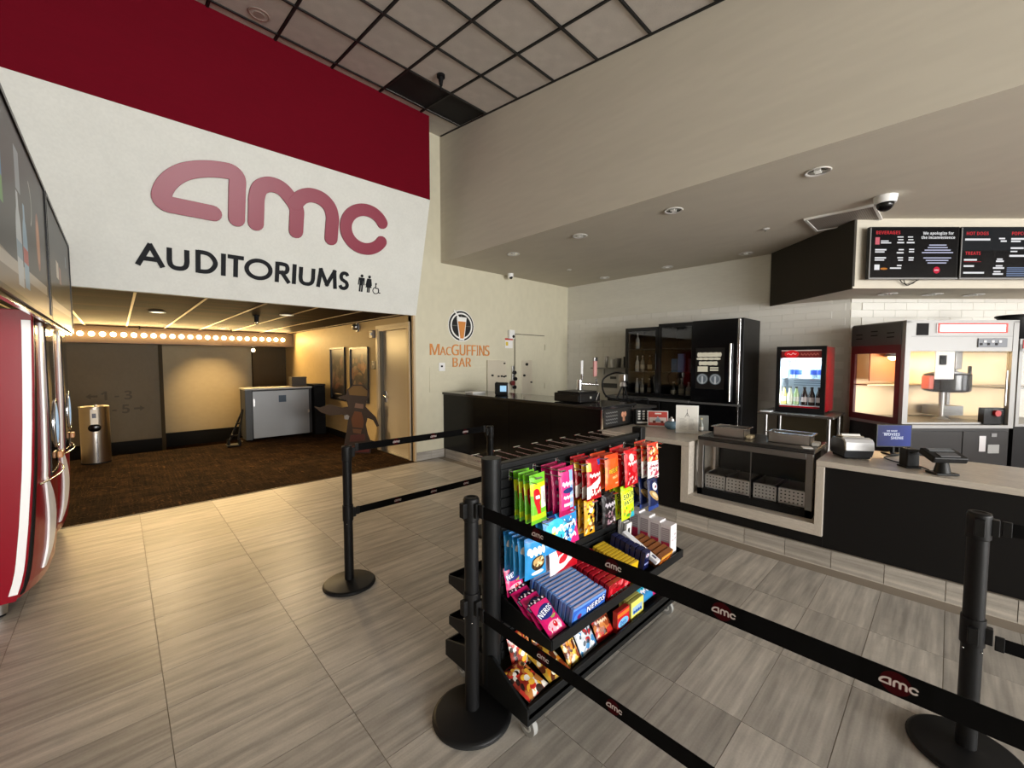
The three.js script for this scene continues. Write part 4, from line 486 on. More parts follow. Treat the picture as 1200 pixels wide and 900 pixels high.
  const gt = thing('gas_valves', 'cluster of small valves and dark red cap on the wall between the plates', 'valves', [5.56, 1.05, -5.845]); part(gt, 'bracket', [rbx(0.06, 0.46, 0.02, 0.006, 0, 0.24, 0.012)], steel); for (const [dx, dy, c] of [[0.0, 0.34, blackPlastic], [0.02, 0.22, blackPlastic], [0.0, 0.06, blackPlastic]]) part(gt, 'valve', [cyAxis(0.035, 0.05, 'z', dx, dy, 0.045, 14)], c); part(gt, 'red_cap', [cyAxis(0.045, 0.05, 'z', -0.05, 0.14, 0.045, 16)], M(lin(0.16, 0.02, 0.02), 0.4));
  const wc = thing('wall_dome_camera', 'white dome camera hanging at the corner of soffit and bar wall', 'camera', [5.34, 3.23, -5.68]); part(wc, 'base', [cy(0.06, 0.055, 0.03, 0, -0.015, 0, 24)], whitePlastic); part(wc, 'dome', [new THREE.SphereGeometry(0.055, 20, 12).scale(1, 0.9, 1).translate(0, -0.045, 0)], whitePlastic); part(wc, 'lens', [new THREE.SphereGeometry(0.035, 14, 10).translate(-0.005, -0.068, 0.018)], blackGloss);
  // inner bar: steel underbar with tap tower
  const ub = thing('underbar', 'steel underbar worktop behind the bar', 'worktop', [0, 0, 0]); part(ub, 'cabinet', [bb(5.25, 5.78, 0.03, 0.92, -4.75, -3.05)], blackMatte); part(ub, 'top', [rbb(5.2, 5.82, 0.92, 0.95, -4.8, -3.0, 0.006)], steel); for (const [x, z] of [[5.3, -4.7], [5.7, -4.7], [5.3, -3.1], [5.7, -3.1]]) part(ub, 'leg', [cy(0.02, 0.02, 0.03, x, 0.015, z, 10)], blackMatte);
  const tp = thing('beer_tap', 'steel beer tap tower with white and red handles', 'beer tap', [5.35, 0.951, -4.08]); part(tp, 'column', [cy(0.045, 0.045, 0.36, 0, 0.18, 0, 20), cy(0.065, 0.06, 0.02, 0, 0.01, 0, 20)], chrome); part(tp, 'arm', [bar([0, 0.30, 0], [0.28, 0.28, 0.16], 0.022)], chrome); part(tp, 'faucet', [cy(0.012, 0.02, 0.10, 0.0, 0.40, 0.05, 12), cy(0.012, 0.02, 0.10, 0.24, 0.33, 0.15, 12)], chrome); part(tp, 'handle', [rbx(0.05, 0.22, 0.035, 0.012, 0.0, 0.56, 0.04)], whitePlastic, 'white tap handle'); part(tp, 'handle', [rbx(0.075, 0.26, 0.04, 0.014, 0.22, 0.54, 0.14)], M(lin(0.62, 0.30, 0.28), 0.4), 'pale red tap handle'); part(tp, 'handle_cap', [rbx(0.09, 0.06, 0.05, 0.01, 0.22, 0.69, 0.14)], steel);
  const ho = thing('bar_hose_stand', 'black coiled hose and tripod holder on the underbar', 'hose', [5.5, 0.956, -3.55]); part(ho, 'hose', [tube([[0.1, 0.022, 0.25], [-0.02, 0.12, -0.12], [0.02, 0.36, -0.2], [0.1, 0.47, -0.05], [0.14, 0.46, 0.12]], 0.014, 40, 8)], blackPlastic); part(ho, 'tripod', [bar([0.12, 0.32, 0.1], [0.05, 0, 0.0], 0.014), bar([0.12, 0.32, 0.1], [0.2, 0, 0.06], 0.014), bar([0.12, 0.32, 0.1], [0.1, 0, 0.22], 0.014)], blackPlastic); part(ho, 'head', [rbx(0.10, 0.12, 0.10, 0.02, 0.12, 0.40, 0.1), cy(0.06, 0.04, 0.06, 0.12, 0.30, 0.1, 16)], steel);
  const wt = thing('wire_rack', 'small black drying rack on the underbar', 'rack', [5.5, 0.951, -3.2]); part(wt, 'rails', [bar([-0.2, 0.10, -0.12], [0.2, 0.10, -0.12], 0.008), bar([-0.2, 0.10, 0.12], [0.2, 0.10, 0.12], 0.008), bar([-0.2, 0.10, -0.12], [-0.2, 0.10, 0.12], 0.008), bar([0.2, 0.10, -0.12], [0.2, 0.10, 0.12], 0.008)], blackMatte); for (const [x, z] of [[-0.2, -0.12], [0.2, -0.12], [-0.2, 0.12], [0.2, 0.12]]) part(wt, 'leg', [bar([x, 0, z], [x, 0.10, z], 0.008)], blackMatte);
  // shelf on the back wall with cups
  const sh = thing('wall_shelf', 'thin steel shelf on the back wall left of the black cabinets', 'shelf', [0, 1.46, 0]); part(sh, 'board', [rbb(6.98, 7.236, 0, 0.025, -5.05, -4.12, 0.004)], M(lin(0.2, 0.19, 0.17), 0.4)); for (const q of [-4.9, -4.3]) part(sh, 'bracket', [bb(7.2, 7.236, -0.12, 0, q, q + 0.02)], steel);
  const cup = (z, h, r, m, label) => { const g = thing('shaker_cup', label, 'cup', [7.09, 1.486, z]); part(g, 'body', [lathe([[0, 0.003], [r * 0.8, 0], [r, h], [r * 0.93, h], [r * 0.74, 0.006], [0, 0.006]], 20)], m); part(g, 'rim', [new THREE.TorusGeometry(r * 0.965, 0.004, 6, 20).rotateX(PI / 2).translate(0, h, 0)], m); };
  cup(-4.75, 0.22, 0.045, steel, 'tall steel shaker on the thin wall shelf'); cup(-4.6, 0.16, 0.045, whitePlastic, 'short white cup on the thin wall shelf'); cup(-4.47, 0.18, 0.06, steelDark, 'wide dark steel cup on the thin wall shelf'); cup(-4.3, 0.21, 0.05, blackPlastic, 'black cup at the cabinet end of the thin wall shelf');
  solo('wall_notice', 'dark blue notice on the back wall under the shelf', 'notice', [bx(0.006, 0.30, 0.22)], M(lin(0.03, 0.05, 0.12), 0.6), [7.228, 1.22, -4.32]); solo('wall_notice', 'small grey label plates on the back wall under the shelf', 'notice', [bx(0.006, 0.09, 0.34, 0, -0.08, 0), bx(0.006, 0.05, 0.14, 0, 0.08, 0.08)], M(lin(0.06, 0.06, 0.06), 0.5), [7.228, 1.20, -4.75]); solo('thermostat', 'small dark round thermostat on the back wall next to the blue notice', 'thermostat', [cyAxis(0.035, 0.03, 'x', 0, 0, 0, 16)], steelDark, [7.222, 1.22, -4.08]);
}
// ---------------------------------------------------------------- back counter, black cabinets, fridge
{
  const bc = thing('back_counter', 'dark back counter with grey edge under the black cabinets', 'counter', [0, 0, 0]); part(bc, 'carcass', [bb(6.48, 7.23, 0.0, 0.955, -4.30, -2.80)], blackMatte); part(bc, 'edge', [rbb(6.42, 7.23, 0.955, 0.995, -4.32, -2.79, 0.005)], M(lin(0.10, 0.10, 0.098), 0.3)); for (const a of [-4.25, -3.75, -3.25]) part(bc, 'door', [rbb(6.462, 6.48, 0.10, 0.93, a, a + 0.46, 0.003)], blackSatin);
  const shelfB = M(lin(0.03, 0.03, 0.03), 0.4), tint = MP(lin(0.8, 0.8, 0.8), 0.03, { transmission: 1, thickness: 0 });
  const cab = (z0, z1, y1, label) => { const g = thing('glass_cabinet', label, 'cabinet', [0, 0.997, 0]); const X0 = 6.62, H = y1 - 0.997; part(g, 'shell', [bb(X0, 7.23, 0, 0.03, z0, z1), bb(X0, 7.23, H - 0.03, H, z0, z1), bb(X0, 7.23, 0.03, H - 0.03, z0, z0 + 0.03), bb(X0, 7.23, 0.03, H - 0.03, z1 - 0.03, z1), bb(7.2, 7.23, 0.03, H - 0.03, z0 + 0.03, z1 - 0.03)], blackSatin); part(g, 'door', [bb(X0 - 0.022, X0 - 0.002, 0, H, z0, z0 + 0.05), bb(X0 - 0.022, X0 - 0.002, 0, H, z1 - 0.05, z1), bb(X0 - 0.022, X0 - 0.002, 0, 0.06, z0 + 0.05, z1 - 0.05), bb(X0 - 0.022, X0 - 0.002, H - 0.06, H, z0 + 0.05, z1 - 0.05)], blackGloss); part(g, 'pane', [bb(X0 - 0.015, X0 - 0.009, 0.06, H - 0.06, z0 + 0.05, z1 - 0.05)], tint); for (const y of [0.42, 0.82]) part(g, 'shelf', [bb(X0 + 0.02, 7.19, y, y + 0.012, z0 + 0.03, z1 - 0.03)], shelfB); part(g, 'handle', [bar([X0 - 0.045, H * 0.4, z1 - 0.03], [X0 - 0.045, H * 0.62, z1 - 0.03], 0.008)], blackSatin); };
  cab(-4.02, -3.40, 2.19, 'black glass-front bottle cabinet nearest the thin wall shelf'); cab(-3.395, -2.79, 2.23, 'black glass-front bottle cabinet beside the tall cooler');
  const bot = (x, y, z, h, r, c, label) => { const g = thing('liquor_bottle', label, 'bottle', [x, y, z], 0, 'bottles in the black cabinets'); part(g, 'body', [lathe([[0, 0], [r, 0], [r, h * 0.58], [r * 0.35, h * 0.74], [r * 0.32, h * 0.95], [0, h * 0.95]], 14)], M(c, 0.15)); part(g, 'label', [new THREE.CylinderGeometry(r * 1.02, r * 1.02, h * 0.26, 14, 1, true).translate(0, h * 0.3, 0)], M(lin(0.5, 0.46, 0.36), 0.6)); part(g, 'cap', [cy(r * 0.36, r * 0.36, h * 0.07, 0, h * 0.965, 0, 10)], M(lin(0.5, 0.5, 0.5), 0.3)); };
  const cols = [[0.45, 0.45, 0.42], [0.10, 0.05, 0.02], [0.25, 0.24, 0.2], [0.02, 0.02, 0.02]], tn = ['on the low shelf', 'on the middle shelf', 'on the high shelf'];
  for (const [y, n] of [[1.028, 0], [1.43, 1], [1.83, 2]]) for (const [z, k] of [[-3.86, 0], [-3.76, 2], [-3.62, 1]]) { if (n === 2 && k !== 0) continue; bot(6.74, y, z, 0.28, 0.036, lin(...cols[k]), (['clear', 'brown', 'pale'][k === 0 ? 0 : k]) + ' bottle ' + tn[n] + ' of the bottle cabinet by the wall shelf'); }
  for (const [z, k, h] of [[-3.18, 3, 0.24], [-3.05, 2, 0.30], [-2.93, 0, 0.24]]) bot(6.74, 1.028, z, h, 0.045, lin(...cols[k]), ['clear', 'brown', 'pale', 'black'][k] + ' bottle at the bottom of the cabinet beside the tall cooler');
  const bk = (z, c, h, label) => solo('blue_carton', label, 'carton', [rbx(0.07, h, 0.10, 0.004, 0, h / 2, 0)], M(c, 0.4), [6.73, 1.43, z]); bk(-3.16, lin(0.03, 0.16, 0.36), 0.22, 'dark blue carton behind cabinet glass'); bk(-3.05, lin(0.16, 0.34, 0.85), 0.30, 'bright blue tall carton behind cabinet glass'); bk(-2.88, lin(0.10, 0.09, 0.13), 0.22, 'grey violet carton behind cabinet glass');
  // tall black cooler with lit signs
  const tc = thing('tall_cooler', 'tall glossy black cooler with white lettering stickers and steel handle', 'cooler', [0, 0, 0]); part(tc, 'body', [rbb(6.50, 7.22, 0.06, 2.23, -2.785, -2.05, 0.01)], blackSatin); part(tc, 'door', [rbb(6.465, 6.50, 0.10, 2.22, -2.78, -2.12, 0.006)], blackGloss); part(tc, 'edge_strip', [rbb(6.46, 6.50, 0.10, 2.22, -2.118, -2.085, 0.006)], chrome, 'bright steel edge strip'); part(tc, 'handle', [bar([6.43, 1.02, -2.20], [6.43, 1.86, -2.20], 0.014), bar([6.43, 1.05, -2.20], [6.47, 1.05, -2.20], 0.01), bar([6.43, 1.83, -2.20], [6.47, 1.83, -2.20], 0.01)], chrome); part(tc, 'lower_rail', [rbb(6.44, 6.47, 0.955, 0.985, -2.785, -2.06, 0.004)], M(lin(0.10, 0.10, 0.098), 0.3)); part(tc, 'plinth', [bb(6.52, 7.2, 0, 0.06, -2.78, -2.06)], blackMatte);
  const stk = canvasTex(160, 240, (x, w, h) => { x.fillStyle = '#060606'; x.fillRect(0, 0, w, h); x.fillStyle = '#f1efdd'; const blob = (y, hh, x0, x1) => { for (let k = x0; k < x1; k += 10) { x.beginPath(); x.ellipse(k, y, 8, hh / 2 + (k % 3), 0, 0, 7); x.fill(); } }; blob(40, 26, 16, 144); blob(64, 12, 12, 140); blob(90, 22, 26, 122); x.fillRect(12, 108, 58, 32); x.fillRect(82, 112, 46, 8); x.fillRect(82, 124, 46, 10); x.strokeStyle = '#aeb6bd'; x.lineWidth = 5; for (const cx of [40, 112]) { x.fillStyle = '#6d7984'; x.beginPath(); x.arc(cx, 182, 32, 0, 7); x.fill(); x.beginPath(); x.arc(cx, 182, 25, 0, 7); x.stroke(); x.fillStyle = '#cfd6dc'; x.fillRect(cx - 5, 165, 10, 45); } });
  part(tc, 'sticker_sheet', [new THREE.PlaneGeometry(0.42, 0.62).rotateY(-PI / 2).translate(6.4635, 1.50, -2.50)], M(0xffffff, 0.5, { map: stk }), 'white cut stickers and two grey discs');
  // steel stand and small red fridge with lit inside
  const sd = thing('steel_stand', 'steel stand under the small drinks fridge', 'stand', [0, 0, 0]); part(sd, 'top', [rbb(6.25, 7.0, 0.90, 0.93, -1.78, -0.95, 0.005)], steelDark); for (const [x, z] of [[6.28, -1.68], [6.28, -1.0], [6.95, -1.68], [6.95, -1.0]]) part(sd, 'leg', [cy(0.02, 0.02, 0.90, x, 0.45, z, 14)], steel); part(sd, 'lower_shelf', [bb(6.25, 7.0, 0.38, 0.40, -1.72, -0.96)], steelDark); part(sd, 'skirt', [bb(6.96, 6.98, 0.42, 0.89, -1.72, -0.96)], brownDark);
  solo('flat_tray', 'small flat white tray on the steel stand beside the fridge', 'tray', [rbx(0.16, 0.012, 0.12, 0.004, 0, 0.006, 0)], whitePlastic, [6.33, 0.931, -1.69]);
  const fr = thing('drinks_fridge', 'small lit drinks fridge with red side on the steel stand', 'fridge', [0, 0.931, 0]); const a = -1.615, b = -1.075, X = 6.46, H = 0.86; const redS = MP(lin(0.42, 0.0, 0.014), 0.25, { clearcoat: 1 });
  part(fr, 'cabinet', [bb(X, 6.96, 0.03, H, b - 0.025, b), bb(X, 6.96, 0.03, H, a, a + 0.025), bb(X, 6.96, H - 0.025, H, a + 0.025, b - 0.025), bb(X, 6.96, 0.03, 0.09, a + 0.025, b - 0.025)], redS, 'glossy red cabinet'); part(fr, 'liner', [bb(6.92, 6.94, 0.09, H - 0.03, a + 0.025, b - 0.025), bb(X + 0.01, 6.92, 0.09, 0.098, a + 0.026, b - 0.026), bb(X + 0.01, 6.92, 0.098, H - 0.03, a + 0.026, a + 0.032), bb(X + 0.01, 6.92, 0.098, H - 0.03, b - 0.032, b - 0.026)], M(lin(0.72, 0.80, 0.86), 0.4)); part(fr, 'back_grille', [...Array.from({ length: 4 }, (_, i) => bb(6.908, 6.92, 0.34 + i * 0.03, 0.352 + i * 0.03, a + 0.1, b - 0.06))], M(lin(0.35, 0.42, 0.5), 0.5));
  part(fr, 'door_frame', [bb(X - 0.04, X - 0.002, 0.0, 0.07, a, b), bb(X - 0.04, X - 0.002, H - 0.035, H + 0.01, a, b), bb(X - 0.04, X - 0.002, 0.07, H - 0.035, a, a + 0.045), bb(X - 0.04, X - 0.002, 0.07, H - 0.035, b - 0.05, b)], blackSatin); part(fr, 'pane', [bb(X - 0.022, X - 0.016, 0.07, H - 0.14, a + 0.045, b - 0.05)], glassPane);
  const hdr = canvasTex(256, 64, (x, w, h) => { x.fillStyle = '#5a1210'; x.fillRect(0, 0, w, h); x.fillStyle = '#b9a8a0'; x.fillRect(0, 0, w, 8); x.fillStyle = '#c4141c'; x.beginPath(); x.ellipse(68, 32, 48, 30, 0, 0, 7); x.fill(); x.strokeStyle = '#e9c8c4'; x.lineWidth = 4; x.beginPath(); x.moveTo(38, 36); x.bezierCurveTo(50, 10, 60, 56, 72, 28); x.bezierCurveTo(80, 14, 86, 46, 98, 28); x.stroke(); x.strokeStyle = '#a05a50'; x.beginPath(); x.moveTo(130, 40); for (let k = 0; k < 12; k++) x.lineTo(130 + k * 10, 34 + (k % 2 ? 8 : -6)); x.stroke(); });
  part(fr, 'header', [new THREE.PlaneGeometry(0.44, 0.105).rotateY(-PI / 2).translate(X - 0.024, H - 0.09, (a + b) / 2)], M(0xffffff, 0.4, { map: hdr, emissive: 0xffffff, emissiveMap: hdr, emissiveIntensity: 0.35 }), 'red header with an oval emblem'); part(fr, 'header_back', [bb(X - 0.02, X - 0.01, H - 0.145, H - 0.035, a + 0.045, b - 0.05)], blackMatte);
  for (const y of [0.445]) part(fr, 'shelf', [bb(X + 0.02, 6.88, y, y + 0.008, a + 0.035, b - 0.035)], M(lin(0.8, 0.85, 0.9), 0.3)); part(fr, 'lamp', [bb(X + 0.012, X + 0.03, H - 0.16, H - 0.14, a + 0.06, b - 0.06)], M(0xffffff, 0.4, { emissive: lin(0.75, 0.9, 1), emissiveIntensity: 6 })); part(fr, 'foot', [bb(X, X + 0.05, -0.0, 0.03, a + 0.03, a + 0.08), bb(X, X + 0.05, 0, 0.03, b - 0.08, b - 0.03), bb(6.85, 6.9, 0, 0.03, a + 0.03, a + 0.08), bb(6.85, 6.9, 0, 0.03, b - 0.08, b - 0.03)], blackMatte);
  areaLight(0.42, 0.05, lin(0.78, 0.92, 1.0), 85, [X + 0.045, 0.931 + H - 0.17, (a + b) / 2], [6.8, 0.931 + 0.25, (a + b) / 2]);
  part(fr, 'lamp', [bb(X + 0.01, X + 0.022, 0.12, 0.68, a + 0.034, a + 0.046)], M(0xffffff, 0.4, { emissive: lin(0.75, 0.9, 1), emissiveIntensity: 4 }));
  areaLight(0.03, 0.5, lin(0.78, 0.92, 1.0), 26, [X + 0.028, 0.931 + 0.36, a + 0.052], [6.85, 0.931 + 0.3, (a + b) / 2]);
  const db = (z, y, h, r, c, cap, label, lab) => { const g = thing('drink_bottle', label, 'bottle', [6.55, 0.931 + y, z], 0, 'bottles in the small fridge'); part(g, 'body', [lathe([[0, 0], [r * 0.9, 0], [r, 0.01], [r, h * 0.55], [r * 0.45, h * 0.82], [r * 0.42, h * 0.92], [0, h * 0.92]], 16)], M(c, 0.2)); part(g, 'cap', [cy(r * 0.5, r * 0.5, h * 0.09, 0, h * 0.955, 0, 12)], M(cap, 0.4)); part(g, 'label', [new THREE.CylinderGeometry(r * 1.02, r * 1.02, h * 0.26, 16, 1, true).translate(0, h * 0.32, 0)], M(lab, 0.5)); };
  [[-1.545, lin(0.75, 0.6, 0.15), 'yellow'], [-1.475, lin(0.62, 0.68, 0.5), 'pale green'], [-1.405, lin(0.45, 0.62, 0.3), 'green']].forEach(q => db(q[0], 0.0985, 0.24, 0.033, q[1], lin(0.03, 0.03, 0.03), q[2] + ' juice bottle in the bottom of the small fridge', lin(0.7, 0.72, 0.6))); [[-1.315, 'next to the green juice'], [-1.235, 'in the middle of the dark row'], [-1.155, 'against the red side']].forEach(q => db(q[0], 0.0985, 0.24, 0.037, lin(0.03, 0.012, 0.01), lin(0.02, 0.02, 0.02), 'dark bottle with pale label in the small fridge ' + q[1], lin(0.7, 0.62, 0.62)));
  [[-1.53, 'at the left of'], [-1.45, 'second in'], [-1.39, 'third in']].forEach((q, i) => db(q[0], 0.4535, 0.25, 0.036, lin(0.45, 0.62, 0.72), lin(0.1, 0.2, 0.25), ['clear water bottle at the hinge end of the fridge shelf', 'clear water bottle between two others on the fridge shelf', 'clear water bottle beside the gap on the fridge shelf'][i], i ? lin(0.03, 0.10, 0.5) : lin(0.4, 0.6, 0.65))); [[-1.225, 0], [-1.15, 1]].forEach(q => db(q[0], 0.4535, 0.25, 0.036, lin(0.45, 0.62, 0.72), lin(0.1, 0.2, 0.25), q[1] ? 'clear water bottle against the red side of the fridge shelf' : 'clear water bottle past the gap on the fridge shelf', lin(0.03, 0.08, 0.45)));
}
// ---------------------------------------------------------------- popcorn machine on the turned wall
{
  const g = thing('popcorn_machine', 'large lit popcorn machine with steel frame, glass sides and kettle', 'popcorn machine', [0, 0, 0], RY45); const U0 = 4.455, U1 = 5.73, F = -4.72, B = -5.46; const ssl = M(lin(0.30, 0.295, 0.285), 0.35, { metalness: 0.3 }), interior = M(lin(0.70, 0.53, 0.32), 0.4, { metalness: 0.3 }), darkRed = M(lin(0.09, 0.008, 0.008), 0.35);
  part(g, 'base_cabinet', [bb(U0 + 0.01, U1 - 0.01, 0.05, 0.84, B, F - 0.03)], M(lin(0.032, 0.031, 0.030), 0.35, { metalness: 0.5 })); part(g, 'plinth', [bb(U0 + 0.04, U1 - 0.04, 0, 0.05, B, F - 0.06)], blackMatte); part(g, 'deck', [bb(U0, U1, 0.84, 0.875, B, F)], ssl); part(g, 'cabinet_door', [rbb(U0 + 0.03, 5.17, 0.1, 0.80, F - 0.03, F - 0.012, 0.004)], M(lin(0.03, 0.029, 0.028), 0.3, { metalness: 0.5 })); part(g, 'cabinet_door', [rbb(5.18, U1 - 0.03, 0.1, 0.80, F - 0.03, F - 0.012, 0.004)], M(lin(0.03, 0.029, 0.028), 0.3, { metalness: 0.5 }));
  part(g, 'data_plate', [bx(0.075, 0.18, 0.004, 5.40, 0.66, F - 0.009)], steel); part(g, 'data_plate', [bx(0.13, 0.10, 0.004, 5.53, 0.60, F - 0.009)], M(lin(0.25, 0.25, 0.24), 0.5)); part(g, 'data_plate', [bx(0.06, 0.04, 0.004, 5.53, 0.76, F - 0.009)], M(lin(0.2, 0.2, 0.2), 0.5));
  part(g, 'post', [bb(U0, U0 + 0.06, 0.875, 2.06, F - 0.05, F)], ssl); part(g, 'post', [bb(U1 - 0.06, U1, 0.875, 2.06, F - 0.05, F)], ssl); part(g, 'post', [bb(U0, U0 + 0.04, 0.875, 2.06, B, B + 0.04)], darkRed); part(g, 'post', [bb(U1 - 0.04, U1, 0.875, 2.06, B, B + 0.04)], ssl);
  // left side: vented dark top panel, dark red frame, pane
  part(g, 'side_top_panel', [bb(U0 - 0.012, U0 + 0.006, 1.80, 2.055, B, F - 0.05)], M(lin(0.10, 0.095, 0.088), 0.35, { metalness: 0.6 })); for (let i = 0; i < 3; i++) for (let j = 0; j < 2; j++) part(g, 'vent_slot', [bx(0.006, 0.012, 0.09, U0 - 0.014, 1.89 + j * 0.05 + (i === 1 ? 0.03 : 0), B + 0.12 + i * 0.22)], blackMatte);
  part(g, 'side_frame', [bb(U0 - 0.006, U0 + 0.02, 1.70, 1.80, B, F - 0.05), bb(U0 - 0.006, U0 + 0.02, 0.875, 0.95, B, F - 0.05), bb(U0 - 0.006, U0 + 0.02, 0.95, 1.70, F - 0.11, F - 0.05), bb(U0 - 0.006, U0 + 0.02, 0.95, 1.70, B, B + 0.06)], darkRed, 'dark red side window frame'); part(g, 'pane', [bb(U0 + 0.004, U0 + 0.010, 0.95, 1.70, B + 0.06, F - 0.11)], glassPane); part(g, 'pane', [bb(U0 + 0.06, U1 - 0.06, 0.90, 1.72, F - 0.03, F - 0.024)], glassPane); part(g, 'pane', [bb(U1 - 0.014, U1 - 0.008, 0.9, 1.72, B + 0.04, F - 0.05)], glassPane);
  part(g, 'back_wall', [bb(U0, U1, 0.875, 2.04, B - 0.012, B)], interior); part(g, 'inner_wall', [bb(U0 + 0.06, U0 + 0.42, 1.36, 1.72, B + 0.20, B + 0.215)], M(lin(0.52, 0.16, 0.05), 0.5), 'orange inner panel'); part(g, 'inner_shelf', [bb(U0 + 0.03, U1 - 0.03, 1.30, 1.315, B, B + 0.22)], interior);
  part(g, 'hood', [bb(U0 + 0.06, U1 - 0.06, 1.72, 2.04, F - 0.02, F - 0.004), bb(U0, U1, 2.04, 2.07, B, F), bb(U0 + 0.02, U1 - 0.02, 1.74, 1.755, B, F - 0.02)], ssl); part(g, 'hood_vent', [bb(U0 + 0.12, U0 + 0.25, 1.90, 2.035, F - 0.004, F + 0.003)], blackMatte); part(g, 'hood_seam', [bb(U0 + 0.06, U1 - 0.06, 1.885, 1.891, F - 0.004, F + 0.001)], M(lin(0.2, 0.2, 0.2), 0.4));
  const sg = part(g, 'lit_sign', [rbb(4.80, 5.585, 1.925, 2.035, F - 0.002, F + 0.012, 0.004)], M(lin(0.9, 0.88, 0.85), 0.4, { emissive: lin(1, 0.93, 0.88), emissiveIntensity: 0.9 }), 'glowing white sign with red border'); part(sg, 'sign_border', [bb(4.80, 5.585, 2.018, 2.035, F + 0.010, F + 0.015), bb(4.80, 5.585, 1.925, 1.94, F + 0.010, F + 0.015), bb(4.80, 4.82, 1.94, 2.018, F + 0.010, F + 0.015), bb(5.565, 5.585, 1.94, 2.018, F + 0.010, F + 0.015)], M(lin(0.6, 0.05, 0.04), 0.4)); 
  part(g, 'control_panel', [rbb(5.27, 5.60, 1.765, 1.865, F - 0.002, F + 0.008, 0.004)], M(lin(0.14, 0.15, 0.17), 0.35)); for (let i = 0; i < 6; i++) part(g, 'control_key', [rbx(0.03, 0.026, 0.006, 0.003, 5.30 + (i % 3) * 0.042 + (i > 2 ? 0.13 : 0), 1.80 + (i % 2) * 0.03, F + 0.010)], i % 2 ? whitePlastic : blackPlastic);
  const lamp = M(lin(1, 0.9, 0.7), 0.4, { emissive: lin(1, 0.74, 0.38), emissiveIntensity: 5 }); for (const u of [4.72, 5.45]) { part(g, 'heat_lamp', [new THREE.SphereGeometry(0.05, 16, 12).translate(u, 1.665, B + 0.30)], lamp); part(g, 'lamp_shade', [lathe([[0.03, 0.07], [0.05, 0.06], [0.085, 0.0], [0.08, 0.0], [0.045, 0.055], [0.025, 0.066]], 20).translate(u, 1.665, B + 0.30)], ssl); const w = turned(u, 1.60, -(B + 0.30)); const l = new THREE.PointLight(lin(1, 0.70, 0.33), 1.15, 0, 2); l.position.set(...turned(u, 1.655, 5.46 - 0.30)); l.castShadow = true; l.shadow.radius = 2.4; scene.add(l); }
  // kettle
  const ku = 5.30, kw = F - 0.34; const kt = part(g, 'kettle', [lathe([[0, 1.235], [0.17, 1.235], [0.205, 1.25], [0.21, 1.27], [0.21, 1.44], [0.215, 1.45], [0.2, 1.455], [0, 1.46]], 36).translate(ku, 0, kw)], MP(lin(0.01, 0.009, 0.009), 0.12, { specularIntensity: 0.8 }), 'dark polished kettle'); part(kt, 'kettle_lid', [lathe([[0, 1.50], [0.05, 1.495], [0.19, 1.46], [0, 1.46]], 30).translate(ku, 0, kw)], ssl); part(kt, 'kettle_handle', [rbx(0.03, 0.10, 0.03, 0.01, ku + 0.25, 1.50, kw + 0.02), bar([ku + 0.2, 1.40, kw], [ku + 0.25, 1.46, kw + 0.02], 0.012)], blackPlastic); part(kt, 'kettle_bracket', [rbx(0.06, 0.16, 0.10, 0.01, ku - 0.235, 1.35, kw)], M(lin(0.5, 0.10, 0.06), 0.4), 'red kettle bracket');
  part(g, 'kettle_arm', [tube([[ku - 0.10, 1.46, kw], [ku - 0.09, 1.62, kw], [ku - 0.02, 1.68, kw], [ku, 1.74, kw]], 0.02, 20, 10), tube([[ku + 0.10, 1.46, kw], [ku + 0.09, 1.6, kw], [ku + 0.13, 1.70, kw], [ku + 0.13, 1.75, kw]], 0.024, 20, 10), rbx(0.09, 0.22, 0.07, 0.012, ku + 0.10, 1.62, kw)], ssl); part(g, 'agitator_post', [cy(0.028, 0.028, 0.30, ku - 0.05, 1.09, kw, 16), cy(0.11, 0.03, 0.06, ku - 0.05, 0.91, kw, 20)], ssl); part(g, 'crumb_pan', [bb(ku + 0.05, U1 - 0.10, 0.93, 1.05, B + 0.06, B + 0.30), bb(U0 + 0.06, U1 - 0.06, 0.878, 0.90, B + 0.02, F - 0.06)], ssl); part(g, 'side_control', [rbb(U1 - 0.30, U1 - 0.06, 0.88, 1.07, F - 0.10, F - 0.035, 0.006)], blackSatin); part(g, 'red_knob', [cyAxis(0.035, 0.03, 'z', U1 - 0.17, 1.01, F - 0.02, 18)], M(lin(0.4, 0.02, 0.02), 0.3)); part(g, 'outlet', [bx(0.075, 0.11, 0.008, 4.94, 1.62, F - 0.05)], blackMatte); part(g, 'white_panel', [bb(4.86, 5.08, 1.40, 1.72, F - 0.062, F - 0.056)], M(lin(0.62, 0.6, 0.56), 0.4)); part(g, 'pane_latch', [bar([5.64, 1.1, F - 0.015], [5.64, 1.5, F - 0.015], 0.01)], steel);
